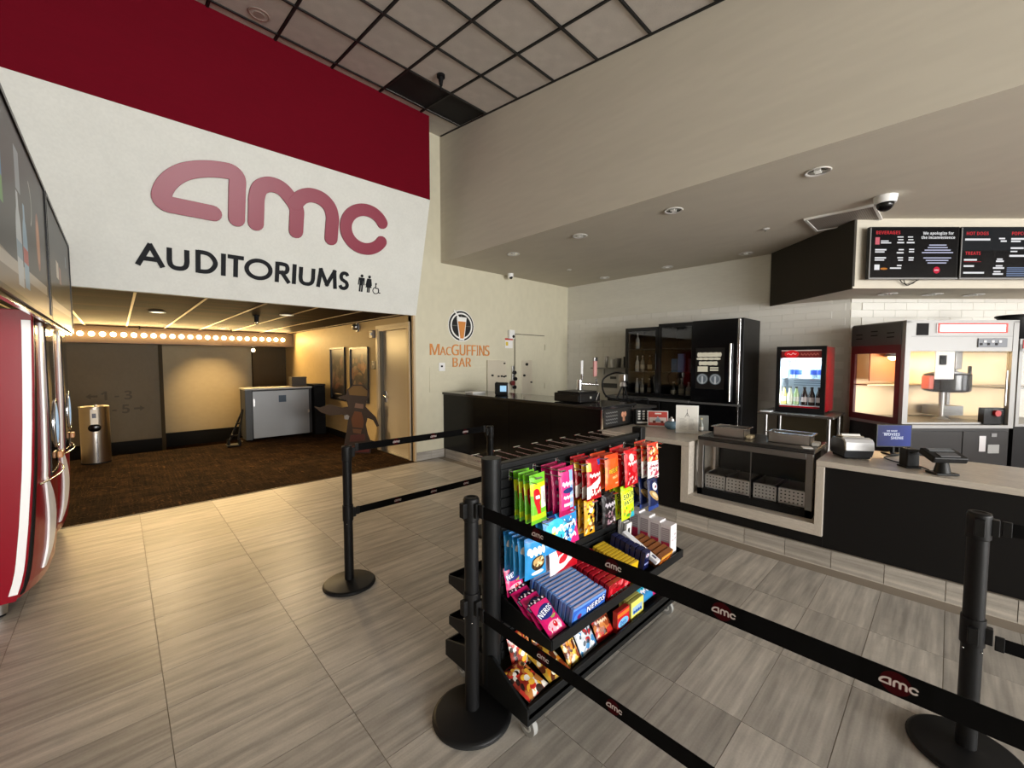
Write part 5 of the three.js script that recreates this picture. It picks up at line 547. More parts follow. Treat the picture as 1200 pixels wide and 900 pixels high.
  // neighbouring warmer at the frame edge
  const n = thing('popcorn_warmer', 'second steel popcorn warmer beside the popcorn machine', 'warmer', [0, 0, 0], RY45); part(n, 'base_cabinet', [bb(5.76, 6.55, 0.04, 0.86, B, F - 0.02)], blackSatin); part(n, 'deck', [bb(5.75, 6.56, 0.86, 0.89, B, F)], ssl); part(n, 'post', [bb(5.75, 5.79, 0.89, 1.80, F - 0.04, F)], ssl); part(n, 'post', [bb(6.52, 6.56, 0.89, 1.80, F - 0.04, F)], ssl); part(n, 'pane', [bb(5.79, 6.52, 0.89, 1.72, F - 0.02, F - 0.014)], glassPane); part(n, 'back_wall', [bb(5.75, 6.56, 0.89, 1.8, B - 0.01, B)], interior); part(n, 'hood', [bb(5.75, 6.56, 1.72, 1.86, B, F)], ssl); part(n, 'red_band', [bb(5.78, 6.53, 1.75, 1.85, F, F + 0.006)], M(lin(0.5, 0.03, 0.02), 0.35)); part(n, 'plinth', [bb(5.79, 6.52, 0, 0.04, B, F - 0.05)], blackMatte); part(n, 'shelf', [bb(5.79, 6.52, 1.28, 1.30, B, F - 0.12)], ssl);
  const bb2 = thing('black_bin', 'black open bin on top of the second popcorn warmer', 'bin', turned(5.96, 1.862, 4.95), RY45); part(bb2, 'tub', [lathe([[0, 0], [0.11, 0], [0.15, 0.25], [0.165, 0.26], [0.165, 0.28], [0.14, 0.28], [0.105, 0.012], [0, 0.012]], 24)], blackPlastic); part(bb2, 'rim', [new THREE.TorusGeometry(0.16, 0.012, 8, 28).rotateX(PI / 2).translate(0, 0.275, 0)], blackSatin);
}
// ---------------------------------------------------------------- menu televisions on the bulkhead
{
  const tv = (u0, u1, tex, label, cables) => { const g = thing('menu_television', label, 'television', [0, 0, 0], RY45); part(g, 'housing', [rbb(u0, u1, 2.53, 3.11, -4.78, -4.735, 0.008)], bezel); part(g, 'display', [new THREE.PlaneGeometry(u1 - u0 - 0.03, 0.545).translate((u0 + u1) / 2, 2.823, -4.7335)], MP(0x050506, 0.18, { specularIntensity: 0.35, emissive: 0xffffff, emissiveMap: tex, emissiveIntensity: 0.85 })); part(g, 'lower_rim', [rbb(u0, u1, 2.528, 2.545, -4.74, -4.728, 0.003)], M(lin(0.2, 0.2, 0.2), 0.3)); part(g, 'side_rim', [rbb(u0, u0 + 0.012, 2.545, 3.10, -4.74, -4.728, 0.003)], M(lin(0.2, 0.2, 0.2), 0.3)); part(g, 'wall_mount', [bb(u0 + 0.25, u1 - 0.25, 2.65, 2.95, -4.835, -4.78)], blackMatte); if (cables) part(g, 'cable', [tube([[u0 + 0.40, 2.56, -4.79], [u0 + 0.45, 2.50, -4.80], [u0 + 0.56, 2.49, -4.80], [u0 + 0.62, 2.55, -4.79]], 0.004, 24, 6), tube([[u0 + 0.44, 2.56, -4.79], [u0 + 0.5, 2.47, -4.80], [u0 + 0.58, 2.51, -4.80], [u0 + 0.66, 2.55, -4.79]], 0.004, 24, 6)], blackMatte); };
  const rowsW = (x, a) => { for (const [px, py, w, h] of a) { x.fillRect(px, py, w, h); } };
  const t1 = canvasTex(1000, 550, (x, w, h) => { x.fillStyle = '#08080a'; x.fillRect(0, 0, w, h); x.fillStyle = '#d8333c'; x.font = 'bold 52px sans-serif'; x.textAlign = 'left'; x.fillText('BEVERAGES', 50, 70); x.fillStyle = '#d76a76'; x.fillRect(48, 104, 50, 80); x.fillStyle = '#f2f2f4'; rowsW(x, [[112, 140, 90, 12], [112, 160, 120, 12], [300, 95, 70, 12], [310, 125, 60, 12], [300, 155, 80, 16], [420, 95, 60, 12], [425, 125, 60, 12], [410, 155, 90, 16], [50, 235, 130, 16], [50, 260, 110, 14], [320, 235, 60, 14], [300, 268, 80, 16], [440, 232, 60, 14], [440, 258, 60, 14], [50, 325, 130, 16], [50, 350, 110, 14], [310, 325, 66, 14], [320, 352, 56, 14], [440, 325, 60, 14], [440, 350, 56, 14], [50, 408, 60, 60], [230, 440, 130, 16], [310, 412, 54, 14]]); x.fillStyle = '#c87a2a'; x.beginPath(); x.ellipse(160, 455, 42, 12, 0, 0, 7); x.fill(); x.fillStyle = '#fafafa'; x.textAlign = 'center'; x.font = 'bold 44px sans-serif'; x.fillText('We apologize for', 770, 75); x.fillText('the inconvenience', 770, 122); x.fillStyle = '#c9cbe6'; rowsW(x, [[670, 185, 200, 12], [655, 213, 230, 12], [620, 241, 300, 12], [590, 269, 360, 12], [610, 328, 320, 12], [640, 356, 260, 12], [660, 384, 220, 12]]); x.fillStyle = '#d4143c'; x.beginPath(); x.arc(770, 470, 38, 0, 7); x.fill(); x.fillStyle = '#fff'; x.font = 'bold 26px sans-serif'; x.fillText('amc', 770, 478); });
  const t2 = canvasTex(1000, 550, (x, w, h) => { x.fillStyle = '#0c0d0f'; x.fillRect(0, 0, w, h); x.fillStyle = '#1c2024'; x.fillRect(0, 0, w, 250); x.fillStyle = '#d8333c'; x.font = 'bold 52px sans-serif'; x.textAlign = 'left'; x.fillText('HOT DOGS', 40, 80); x.fillText('TREATS', 40, 300); x.fillText('POPCORN', 560, 80); x.fillStyle = '#f2f2f4'; rowsW(x, [[30, 118, 290, 22], [420, 110, 70, 16], [440, 138, 70, 18], [30, 345, 150, 20], [410, 340, 66, 16], [400, 362, 90, 18], [30, 415, 120, 20], [400, 415, 80, 16], [370, 438, 130, 18], [30, 490, 240, 20], [380, 480, 80, 16], [370, 505, 120, 18], [560, 112, 150, 20], [560, 140, 110, 18], [560, 215, 150, 20], [560, 255, 80, 14], [550, 300, 200, 22]]); x.fillStyle = '#8f2028'; x.fillRect(30, 372, 200, 8); x.fillStyle = '#7f93b8'; for (let i = 0; i < 5; i++) x.fillRect(530, 440 + i * 22, 420, 10); });
  tv(4.008, 5.012, t1, 'menu television headed BEVERAGES at the bulkhead corner', true); tv(5.03, 6.034, t2, 'menu television headed HOT DOGS and TREATS on the bulkhead', false);
}
// ---------------------------------------------------------------- soffit and ceiling fittings
{
  const can = M(lin(0.55, 0.54, 0.52), 0.12, { metalness: 1 }), ringM = M(lin(0.62, 0.60, 0.57), 0.35);
  const mkDown = (x, y, z, label, grp, ry = 0) => { const g = thing('recessed_downlight', label, 'ceiling light', [x, y, z], ry, grp); part(g, 'trim_ring', [lathe([[0.072, -0.001], [0.094, -0.001], [0.098, -0.006], [0.092, -0.011], [0.074, -0.007], [0.072, -0.001]], 32)], ringM); part(g, 'reflector', [lathe([[0.073, -0.004], [0.06, -0.003], [0.035, -0.0025], [0.0, -0.002]], 28)], can); part(g, 'lamp_tube', [rbx(0.014, 0.012, 0.05, 0.005, -0.02, -0.008, 0), rbx(0.014, 0.012, 0.05, 0.005, 0.02, -0.008, 0)], M(lin(0.85, 0.85, 0.82), 0.4)); return g; };
  [[4.41, -0.85, 'fourth'], [4.40, -2.12, 'third'], [4.40, -3.37, 'second'], [4.40, -4.62, 'first']].forEach(q => mkDown(q[0], 3.2295, q[1], 'unlit recessed downlight above the counter front, ' + q[2] + ' from the bar wall', 'downlights above the counter front'));
  [[6.92, -2.19, 'third'], [6.92, -3.42, 'second'], [6.90, -4.68, 'first']].forEach(q => mkDown(q[0], 3.2295, q[1], 'unlit recessed downlight along the back wall, ' + q[2] + ' from the bar wall', 'downlights along the back wall'));
  for (const q of [[5.83, -1.63], [5.86, -4.72]]) { const g = thing('soffit_sprinkler', q[1] > -3 ? 'tiny silver sprinkler disc on the soffit near the air vent' : 'tiny silver sprinkler disc on the soffit near the bar wall', 'sprinkler', [q[0], 3.2295, q[1]]); part(g, 'plate', [lathe([[0, -0.012], [0.03, -0.01], [0.042, -0.004], [0.044, 0], [0, 0]], 20)], ringM); part(g, 'tip', [cy(0.010, 0.010, 0.02, 0, -0.02, 0, 10)], chrome); }
  for (const q of [[4.68, 5.23, 'first'], [5.27, 5.26, 'second'], [5.83, 5.30, 'third']]) mkDown(...turned(q[0], 2.4485, q[1]), 'unlit recessed downlight under the menu bulkhead, ' + q[2] + ' from its dark side', 'downlights under the bulkhead', RY45);
  const v = thing('air_vent', 'white framed rectangular air vent in the soffit', 'vent', [6.04, 3.229, -0.91]); part(v, 'frame', [bb(-0.31, 0.31, -0.022, 0, -0.31, -0.285), bb(-0.31, 0.31, -0.022, 0, 0.285, 0.31), bb(-0.31, -0.285, -0.022, 0, -0.285, 0.285), bb(0.285, 0.31, -0.022, 0, -0.285, 0.285)], M(lin(0.66, 0.64, 0.6), 0.4)); part(v, 'perforated_plate', [bb(-0.285, 0.285, -0.012, 0, -0.285, 0.285)], M(0xffffff, 0.6, { map: canvasTex(256, 256, (x, w, h) => { x.fillStyle = '#8d857c'; x.fillRect(0, 0, w, h); x.fillStyle = '#5a534c'; for (let i = 0; i < 32; i++) for (let j = 0; j < 32; j++) x.fillRect(i * 8 + 2, j * 8 + 2, 4, 4); }) }));
  const dc = thing('dome_camera', 'white dome camera on the soffit beside the air vent', 'camera', [5.56, 3.229, -0.51]); part(dc, 'base', [cy(0.085, 0.095, 0.07, 0, -0.035, 0, 28)], whitePlastic); part(dc, 'dome', [new THREE.SphereGeometry(0.07, 22, 14).translate(-0.005, -0.075, 0.0)], blackGloss, 'black glossy dome');
  const cs = thing('ceiling_sprinkler', 'black sprinkler camera stem below the ceiling tiles by the open tile', 'camera', [2.99, ceilY(2.99, -4.42) - 0.004, -4.42]); part(cs, 'plate', [cy(0.05, 0.05, 0.03, 0, -0.012, 0, 18)], blackMatte); part(cs, 'stem', [cy(0.02, 0.035, 0.10, 0, -0.07, 0, 14)], blackMatte); part(cs, 'tip', [cy(0.012, 0.012, 0.07, 0, -0.15, 0, 10)], blackMatte);
  const sk = thing('ceiling_speaker', 'round flush ceiling speaker in a tile next to the red wall', 'speaker', [1.20, ceilY(1.20, -5.10) - 0.0, -5.10]); sk.quaternion.setFromUnitVectors(new THREE.Vector3(0, 1, 0), new THREE.Vector3(0.02, 1, 0.117).normalize()); part(sk, 'rim', [new THREE.TorusGeometry(0.092, 0.012, 8, 32).rotateX(PI / 2).scale(1, 0.5, 1).translate(0, 0.002, 0)], M(lin(0.30, 0.22, 0.19), 0.7)); part(sk, 'grille', [cy(0.085, 0.085, 0.006, 0, 0.004, 0, 28)], M(lin(0.52, 0.48, 0.45), 0.8)); part(sk, 'cone', [cy(0.05, 0.05, 0.004, 0, -0.001, 0, 24)], M(lin(0.33, 0.26, 0.23), 0.8));
}

// ---------------------------------------------------------------- queue posts and belts
{
  const postM = MP(lin(0.006, 0.006, 0.0065), 0.45, { specularIntensity: 0.5 }), beltM = MP(lin(0.003, 0.003, 0.0033), 0.85, { specularIntensity: 0.2 });
  const mk = (x, z, ry, label, dirs) => {
    const g = thing('queue_post', label, 'stanchion', [x, 0, z], ry);
    part(g, 'base', [lathe([[0, 0], [0.172, 0], [0.176, 0.006], [0.174, 0.018], [0.16, 0.026], [0.06, 0.034], [0.04, 0.042], [0, 0.042]], 48)], postM); part(g, 'rubber_edge', [new THREE.TorusGeometry(0.173, 0.006, 8, 48).rotateX(PI / 2).translate(0, 0.008, 0)], M(lin(0.006, 0.006, 0.006), 0.8));
    part(g, 'pole', [cy(0.0315, 0.0315, 0.94, 0, 0.50, 0, 28)], postM); const hd = part(g, 'head', [lathe([[0.032, 0.90], [0.036, 0.905], [0.036, 0.995], [0.032, 1.005], [0.022, 1.006], [0.02, 1.002], [0, 1.002]], 28)], postM); const lo = part(g, 'lower_cassette', [cy(0.0365, 0.0365, 0.11, 0, 0.525, 0, 28)], postM);
    for (const a of dirs) { const c1 = rbx(0.022, 0.065, 0.030, 0.003, 0.043, 0, 0).rotateY(a); part(hd, 'belt_clip', [c1.clone().translate(0, 0.955, 0)], blackPlastic); part(lo, 'belt_clip', [c1.clone().translate(0, 0.52, 0)], blackPlastic); }
    for (const a of [0.6, 2.2, 3.9]) part(lo, 'screw', [new THREE.SphereGeometry(0.0035, 8, 6).translate(Math.cos(a) * 0.0335, 0.452, Math.sin(a) * 0.0335)], chrome);
    return g;
  };
  mk(1.108, -1.432, 0, 'black queue post standing right at the end of the candy rack', [PI, -PI / 2]); mk(1.155, -2.925, 0, 'black queue post alone on the open tiles before the carpet', [0]); mk(2.455, 0.10, 0, 'black queue post in front of the black counter panel', [PI, -PI / 2]); mk(2.49, -2.925, 0, 'black queue post mostly hidden behind the candy rack', [PI]);
  mk(1.108, 0.95, 0, 'black queue post that ends the long belt, outside the view', [PI / 2]); mk(2.455, 1.6, 0, 'black queue post that ends the counter belt, outside the view', [PI / 2]);
  const logo = canvasTex(128, 60, (x, w, h) => { x.fillStyle = '#070707'; x.fillRect(0, 0, w, h); x.fillStyle = '#3a050a'; x.beginPath(); x.arc(64, 30, 29, 0, 7); x.fill(); x.strokeStyle = '#cfc6c4'; x.lineWidth = 5.2; x.lineCap = 'round'; x.lineJoin = 'round'; const P = new (class { }); x.beginPath(); x.moveTo(49, 38); x.lineTo(36, 38); x.bezierCurveTo(33, 34, 40, 22, 54, 23); x.lineTo(54, 38); x.stroke(); x.beginPath(); x.moveTo(61, 38); x.lineTo(61, 30); x.bezierCurveTo(61, 21, 72, 21, 72, 30); x.lineTo(72, 38); x.moveTo(72, 30); x.bezierCurveTo(72, 21, 83, 21, 83, 30); x.lineTo(83, 38); x.stroke(); x.beginPath(); x.arc(96, 31, 7, -0.6, -5.5, true); x.stroke(); });
  const logoMat = MP(0xffffff, 0.85, { map: logo, specularIntensity: 0.2 }), lg = new THREE.PlaneGeometry(0.106, 0.048);
  const belt = (a, b, y, alongZ, marks, label) => { const L = b - a, g = thing('queue_belt', label, 'belt', alongZ ? [alongZ, y, (a + b) / 2] : [(a + b) / 2, y, -2.925]); part(g, 'webbing', [alongZ ? bx(0.0025, 0.052, L) : bx(L, 0.052, 0.0025)], beltM); for (const m of marks) { const p = part(g, 'logo_patch', lg, logoMat, 'small white letters on a dark red disc'); if (alongZ) { p.rotation.y = -PI / 2; p.position.set(-0.0018, 0, m - (a + b) / 2); } else p.position.set(m - (a + b) / 2, 0, 0.0018); } for (const e of [-1, 1]) part(g, 'belt_end', [alongZ ? rbx(0.012, 0.058, 0.026, 0.003, 0, 0, e * (L / 2 - 0.012)) : rbx(0.026, 0.058, 0.012, 0.003, e * (L / 2 - 0.012), 0, 0)], blackPlastic); };
  belt(-1.372, 0.89, 0.957, 1.108, [-1.035, -0.71, -0.382, -0.052, 0.28], 'upper black belt running from the rack post past the counter post'); belt(-1.372, 0.89, 0.50, 1.108, [-1.006, -0.70, -0.38, -0.06], 'lower black belt running low in front of the candy rack'); belt(1.214, 2.432, 0.985, 0, [1.535, 1.87, 2.20], 'upper black belt between the carpet-side post and the hidden post'); belt(1.214, 2.432, 0.525, 0, [1.54, 1.868, 2.203], 'lower black belt between the carpet-side post and the hidden post'); belt(0.16, 1.54, 0.957, 2.455, [0.5], 'upper black belt starting at the post before the counter panel'); belt(0.16, 1.54, 0.50, 2.455, [0.5], 'lower black belt starting at the post before the counter panel');
}
// ---------------------------------------------------------------- candy rack on casters
const RZ = -1.43;
{
  const g = thing('candy_rack', 'black two-sided slat rack on casters loaded with candy', 'display rack', [0, 0, 0]); const rk = MP(lin(0.007, 0.0075, 0.008), 0.42, { specularIntensity: 0.45 });
  part(g, 'post', [cy(0.044, 0.044, 1.05, 1.222, 0.625, RZ, 28), cy(0.046, 0.046, 0.02, 1.222, 1.152, RZ, 28)], rk); part(g, 'post', [rbb(2.50, 2.56, 0.10, 1.165, RZ - 0.035, RZ + 0.035, 0.008)], rk);
  part(g, 'panel_core', [bb(1.26, 2.50, 0.18, 1.112, RZ - 0.008, RZ + 0.008)], rk); part(g, 'top_rail', [rbb(1.255, 2.505, 1.10, 1.13, RZ - 0.022, RZ + 0.022, 0.006)], rk);
  const sl = new RoundedBoxGeometry(1.225, 0.040, 0.010, 1, 0.003); for (let i = 0; i < 20; i++) for (const s of [-1, 1]) { const m = part(g, 'slat', sl, rk); m.position.set(1.882, 0.205 + i * 0.046, RZ + s * 0.0125); }
  part(g, 'base_deck', [rbb(1.19, 2.53, 0.10, 0.128, -1.74, -1.155, 0.004)], rk); part(g, 'base_lip', [rbb(1.19, 2.53, 0.075, 0.16, -1.168, -1.155, 0.003)], rk); part(g, 'base_lip', [rbb(1.19, 2.53, 0.075, 0.16, -1.752, -1.74, 0.003)], rk); part(g, 'base_end', [extr(polyShape([[1.155, 0.08], [1.155, 0.15], [1.38, 0.26], [1.50, 0.235], [1.75, 0.16], [1.75, 0.08]]), 0.012).rotateY(PI / 2).translate(1.182, 0, 0)], rk);
  const shelf = (z0, y0, z1, y1, name, xa = 1.272) => { const L = Math.hypot(z1 - z0, y1 - y0), a = Math.atan2(y1 - y0, Math.abs(z1 - z0)), s = Math.sign(z1 - z0); const p = part(g, name, [new THREE.BoxGeometry(2.498 - xa, 0.006, L).rotateX(-a * s).translate((2.498 + xa) / 2, (y0 + y1) / 2, (z0 + z1) / 2), rbb(xa, 2.498, y1 - 0.012, y1 + 0.036, z1 - 0.004, z1 + 0.004, 0.002)], rk); for (const q of [xa - 0.006, 2.498]) part(p, 'bracket', [extr(polyShape([[-z0, y0 + 0.05], [-z0, y0 - 0.07], [-z1, y1 - 0.012], [-z1, y1 + 0.03]]), 0.006).rotateY(PI / 2).translate(q, 0, 0)], rk); };
  shelf(RZ + 0.02, 0.455, -1.10, 0.405, 'shelf'); shelf(RZ - 0.05, 0.505, -1.735, 0.475, 'rear_shelf', 1.20); shelf(RZ - 0.05, 0.30, -1.735, 0.258, 'rear_shelf', 1.20);
  const hook = (x, y, s, L, tagW = 0.018) => { const m = part(g, 'peg_hook', [bar([x - 0.008, y, RZ + s * 0.018], [x - 0.008, y + 0.004, RZ + s * L], 0.0022, 6), bar([x + 0.008, y + 0.022, RZ + s * 0.018], [x + 0.008, y + 0.026, RZ + s * L], 0.0022, 6), rbx(0.02, 0.05, 0.004, 0.001, x, y + 0.008, RZ + s * 0.020), bx(tagW * 2, 0.004, 0.012, x, y + 0.030, RZ + s * (L + 0.002))], chrome, 'chrome peg hook'); };
  for (const x of [1.324, 1.488, 1.66, 1.84, 2.0, 2.155, 2.315, 2.46]) hook(x, 1.06, 1, 0.20); for (const x of [1.34, 1.49, 1.64, 1.79, 1.92, 2.05, 2.2, 2.35, 2.46]) hook(x, 1.085, -1, 0.26, 0.024);
  for (const x of [1.40, 1.57, 1.75, 1.94, 2.12, 2.40]) hook(x, 0.855, 1, 0.20); for (const x of [1.345, 1.55]) hook(x, 0.80, 1, 0.19);
  for (const [x, z] of [[1.225, -1.20], [2.48, -1.20], [1.225, -1.665], [2.48, -1.665]]) { const c = part(g, 'caster', [rbx(0.05, 0.008, 0.06, 0.002, x, 0.097, z), rbx(0.004, 0.06, 0.04, 0.002, x - 0.018, 0.068, z + 0.008), rbx(0.004, 0.06, 0.04, 0.002, x + 0.018, 0.068, z + 0.008)], steelDark); part(c, 'wheel', [cyAxis(0.042, 0.024, 'x', x, 0.042, z + 0.012, 24)], M(lin(0.30, 0.30, 0.29), 0.5), 'grey rubber wheel'); part(c, 'hub', [cyAxis(0.022, 0.028, 'x', x, 0.042, z + 0.012, 18)], M(lin(0.6, 0.6, 0.58), 0.35)); }
}
// ---------------------------------------------------------------- candy
function bagGeo(w, h, d, wob = 1) {   // pillow bag standing in XY, base at y=0, front to +z, crimped top and bottom
  const nx = 12, ny = 16, v = [], uv = [], idx = [];
  for (const s of [1, -1]) for (let j = 0; j <= ny; j++) for (let i = 0; i <= nx; i++) {
    const a = i / nx * 2 - 1, t = j / ny, b = t * 2 - 1; const e = Math.min(1, Math.max(0, (1 - Math.abs(b)) / 0.10 - 0.7) * 1.2); const bul = Math.pow(Math.max(0, 1 - a * a), 0.6) * (0.35 + 0.65 * Math.pow(Math.max(0, 1 - b * b), 0.5)) * Math.min(1, e);
    const wr = (0.14 * Math.sin(a * 5 + b * 7 + s) * Math.cos(b * 9 - a * 3) + 0.10 * Math.sin(a * 11 - b * 6) * Math.sin(b * 13 + a * 4)) * wob; const z = s * (d / 2) * bul * (1 + wr) + s * 0.0008; const wx = w / 2 * (1 - 0.05 * (1 - Math.abs(b)) * Math.abs(a));
    v.push(a * wx, t * h, z); uv.push(s > 0 ? i / nx : 1 - i / nx, t);
  }
  const N = (nx + 1) * (ny + 1); for (let j = 0; j < ny; j++) for (let i = 0; i < nx; i++) { const a = j * (nx + 1) + i, b = a + 1, c = a + nx + 1, e = c + 1; idx.push(a, b, c, b, e, c); idx.push(a + N, c + N, b + N, b + N, c + N, e + N); }
  const g = new THREE.BufferGeometry(); g.setAttribute('position', new THREE.Float32BufferAttribute(v, 3)); g.setAttribute('uv', new THREE.Float32BufferAttribute(uv, 2)); g.setIndex(idx); g.computeVertexNormals(); return g;
}
const CT = {};
function candy(name, w, h, fn, rough = 0.2) { CT[name] = M(0xffffff, rough, { map: canvasTex(w, h, fn) }); }
{
  const E = (x, c, a, b, rx, ry, r = 0) => { x.fillStyle = c; x.beginPath(); x.ellipse(a, b, rx, ry, r, 0, 7); x.fill(); };
  const R = (x, c, a, b, w, h) => { x.fillStyle = c; x.fillRect(a, b, w, h); };
  const T = (x, c, s, a, b, f, rot = 0, o) => { x.save(); x.translate(a, b); x.rotate(rot); x.textAlign = 'center'; x.font = 'bold ' + f + 'px sans-serif'; if (o) { x.strokeStyle = o; x.lineWidth = f * 0.2; x.lineJoin = 'round'; x.strokeText(s, 0, 0); } x.fillStyle = c; x.fillText(s, 0, 0); x.restore(); };
  const script = (x, c, a, b, w, amp, lw) => { x.strokeStyle = c; x.lineWidth = lw; x.lineCap = 'round'; x.lineJoin = 'round'; x.beginPath(); const n = 7; x.moveTo(a, b); for (let k = 1; k <= n; k++) x.quadraticCurveTo(a + w * (k - 0.6) / n, b - amp * (k % 2 ? 1.4 : 0.6), a + w * k / n, b + amp * (k % 2 ? 0.5 : 0.1)); x.stroke(); };
  const dots = (x, cs, a, b, w, h, n, r, s0) => { let s = s0; for (let i = 0; i < n; i++) { s = (s * 16807) % 2147483647; const u = s / 2147483647; s = (s * 16807) % 2147483647; const v = s / 2147483647; E(x, cs[i % cs.length], a + u * w, b + v * h, r * (0.5 + u), r * (0.5 + v), u * 3); } };
  candy('air', 128, 256, (x, w, h) => { R(x, '#6fbf2a', 0, 0, w, h); R(x, '#d6e021', 0, 46, w, 60); R(x, '#e9e6dc', 74, 70, 54, 110); x.fillStyle = '#c8141e'; x.beginPath(); x.moveTo(20, 80); x.bezierCurveTo(60, 50, 84, 110, 62, 150); x.lineTo(74, 215); x.lineTo(46, 215); x.bezierCurveTo(40, 160, 8, 150, 20, 80); x.fill(); R(x, '#b7cf1e', 0, 205, w, 30); script(x, '#e9eef0', 34, 118, 28, 12, 7); T(x, '#2a2a2a', 'XTREMES', 100, 130, 14, 1.4); });
  candy('pink', 128, 256, (x, w, h) => { R(x, '#b31257', 0, 0, w, h); R(x, '#8fb9e6', 78, 20, 34, 200); R(x, '#d6307f', 10, 24, 60, 200); script(x, '#eed3ec', 24, 90, 84, 18, 11); E(x, '#23306e', 66, 124, 42, 14); script(x, '#e8e3f2', 30, 160, 76, 12, 9); R(x, '#e0d4de', 30, 190, 70, 16); });
  candy('redmix', 128, 224, (x, w, h) => { R(x, '#b30f1e', 0, 0, w, h); R(x, '#e8b93a', 0, 20, 30, 46); R(x, '#28408e', 92, 10, 30, 30); x.fillStyle = '#efe7e2'; x.beginPath(); x.moveTo(0, 150); x.lineTo(w, 96); x.lineTo(w, 124); x.lineTo(20, 214); x.lineTo(0, 214); x.fill(); script(x, '#f4ece8', 20, 92, 96, 16, 9); dots(x, ['#d23a3a', '#e9e2d8', '#8a0f18'], 30, 150, 90, 60, 22, 8, 7); });
  candy('orange', 128, 176, (x, w, h) => { R(x, '#f0560f', 0, 0, w, h); R(x, '#d9430a', 0, 0, w, 22); x.fillStyle = '#e8821e'; x.fillRect(0, 60, 12, 80); T(x, '#f4c11c', "REESE'S", 74, 92, 30, -0.08, '#5a1e0a'); T(x, '#f6d9a0', 'PIECES', 76, 122, 16, -0.08); script(x, '#f8c2a0', 84, 150, 30, 4, 4); }, 0.35);
  candy('redbag', 144, 208, (x, w, h) => { R(x, '#c4101c', 0, 0, w, h); E(x, '#eec6c6', 60, 46, 26, 22); script(x, '#f4dcdc', 30, 80, 90, 16, 8); E(x, '#e0404a', 90, 110, 30, 24); dots(x, ['#8a0c14', '#e2323c', '#f0b0b0'], 20, 120, 110, 70, 20, 9, 21); });
  candy('mixed', 128, 224, (x, w, h) => { R(x, '#c93a24', 0, 0, w, 120); dots(x, ['#e8a04a', '#f0d6b0', '#8a1a12', '#e04428'], 4, 10, 120, 106, 46, 11, 31); R(x, '#ece6e2', 0, 116, w, 108); dots(x, ['#c25a6a', '#b2405a', '#e2a6b2'], 14, 126, 100, 84, 26, 8, 41); script(x, '#7a2a3a', 20, 150, 90, 10, 5); });
  candy('bluebig', 288, 192, (x, w, h) => { R(x, '#2f8fd0', 0, 0, w, h); R(x, '#1c2f6a', 0, 0, 100, 26); E(x, '#35bfe0', 90, 80, 80, 60); E(x, '#e8e04a', 70, 84, 22, 16); x.fillStyle = '#d92a7a'; x.beginPath(); x.moveTo(w, 60); x.lineTo(w, h); x.lineTo(180, h); x.fill(); script(x, '#f4f4fa', 60, 80, 200, 26, 17); script(x, '#f2eef8', 90, 140, 160, 18, 13); dots(x, ['#1c2f6a', '#f0f0f8', '#8ac4ea'], 120, 40, 140, 110, 24, 8, 51); });
  candy('yellow', 96, 208, (x, w, h) => { R(x, '#e3a11c', 0, 0, w, h); R(x, '#f0c63a', 20, 20, 60, 120); dots(x, ['#7a4416', '#f4e2a0', '#b8701c', '#2a1a10'], 8, 30, 80, 160, 34, 10, 61); E(x, '#f2ead0', 52, 64, 20, 16); });
  candy('black', 128, 208, (x, w, h) => { R(x, '#171114', 0, 0, w, h); script(x, '#b9b2ba', 24, 70, 90, 20, 10); dots(x, ['#4a2f38', '#8a6a74', '#2a2026', '#c0b0b4'], 20, 90, 96, 100, 30, 9, 71); });
  candy('sour', 144, 216, (x, w, h) => { R(x, '#c4d81e', 0, 0, w, h); R(x, '#a8c81a', 0, 0, w, 26); T(x, '#14421c', 'SOUR', 74, 80, 44, -0.1, '#e8f06a'); T(x, '#14421c', 'PATCH', 76, 118, 36, -0.1, '#e8f06a'); dots(x, ['#e0862a', '#4aa02a', '#d8d43a'], 20, 130, 100, 60, 14, 11, 81); R(x, '#18b3c8', 90, 178, 54, 38); });
  candy('navy', 128, 208, (x, w, h) => { R(x, '#16224e', 0, 0, w, h); x.save(); x.translate(64, 120); x.rotate(0.6); E(x, '#b08f5a', 0, 0, 64, 22); E(x, '#d8c49a', 4, -4, 40, 11); x.restore(); E(x, '#dfe0ea', 74, 64, 34, 24, 0.5); E(x, '#7a2430', 80, 66, 14, 9); R(x, '#23408a', 0, 180, w, 28); });
  candy('cookie', 144, 208, (x, w, h) => { R(x, '#2a8fd0', 0, 0, w, h); R(x, '#1f6fb0', 0, 0, w, 20); script(x, '#f6f6f8', 20, 74, 104, 26, 20); E(x, '#2a2018', 80, 134, 46, 38); E(x, '#c9a46a', 84, 128, 38, 26); dots(x, ['#5a3a1e', '#e8d8a8'], 56, 108, 56, 44, 14, 6, 91); E(x, '#e6eef4', 76, 182, 40, 12); });
  candy('redwave', 224, 192, (x, w, h) => { R(x, '#b80f20', 0, 0, w, h); x.fillStyle = '#f0eaf0'; x.beginPath(); x.moveTo(0, 0); x.lineTo(120, 0); x.lineTo(60, 90); x.lineTo(224, 60); x.lineTo(224, 110); x.lineTo(40, 192); x.lineTo(0, 192); x.fill(); x.fillStyle = '#c81a2c'; x.beginPath(); x.moveTo(40, 30); x.lineTo(100, 30); x.lineTo(60, 100); x.fill(); E(x, '#c81a2c', 100, 110, 44, 20, -0.5); E(x, '#6a78c8', 196, 100, 26, 34); });
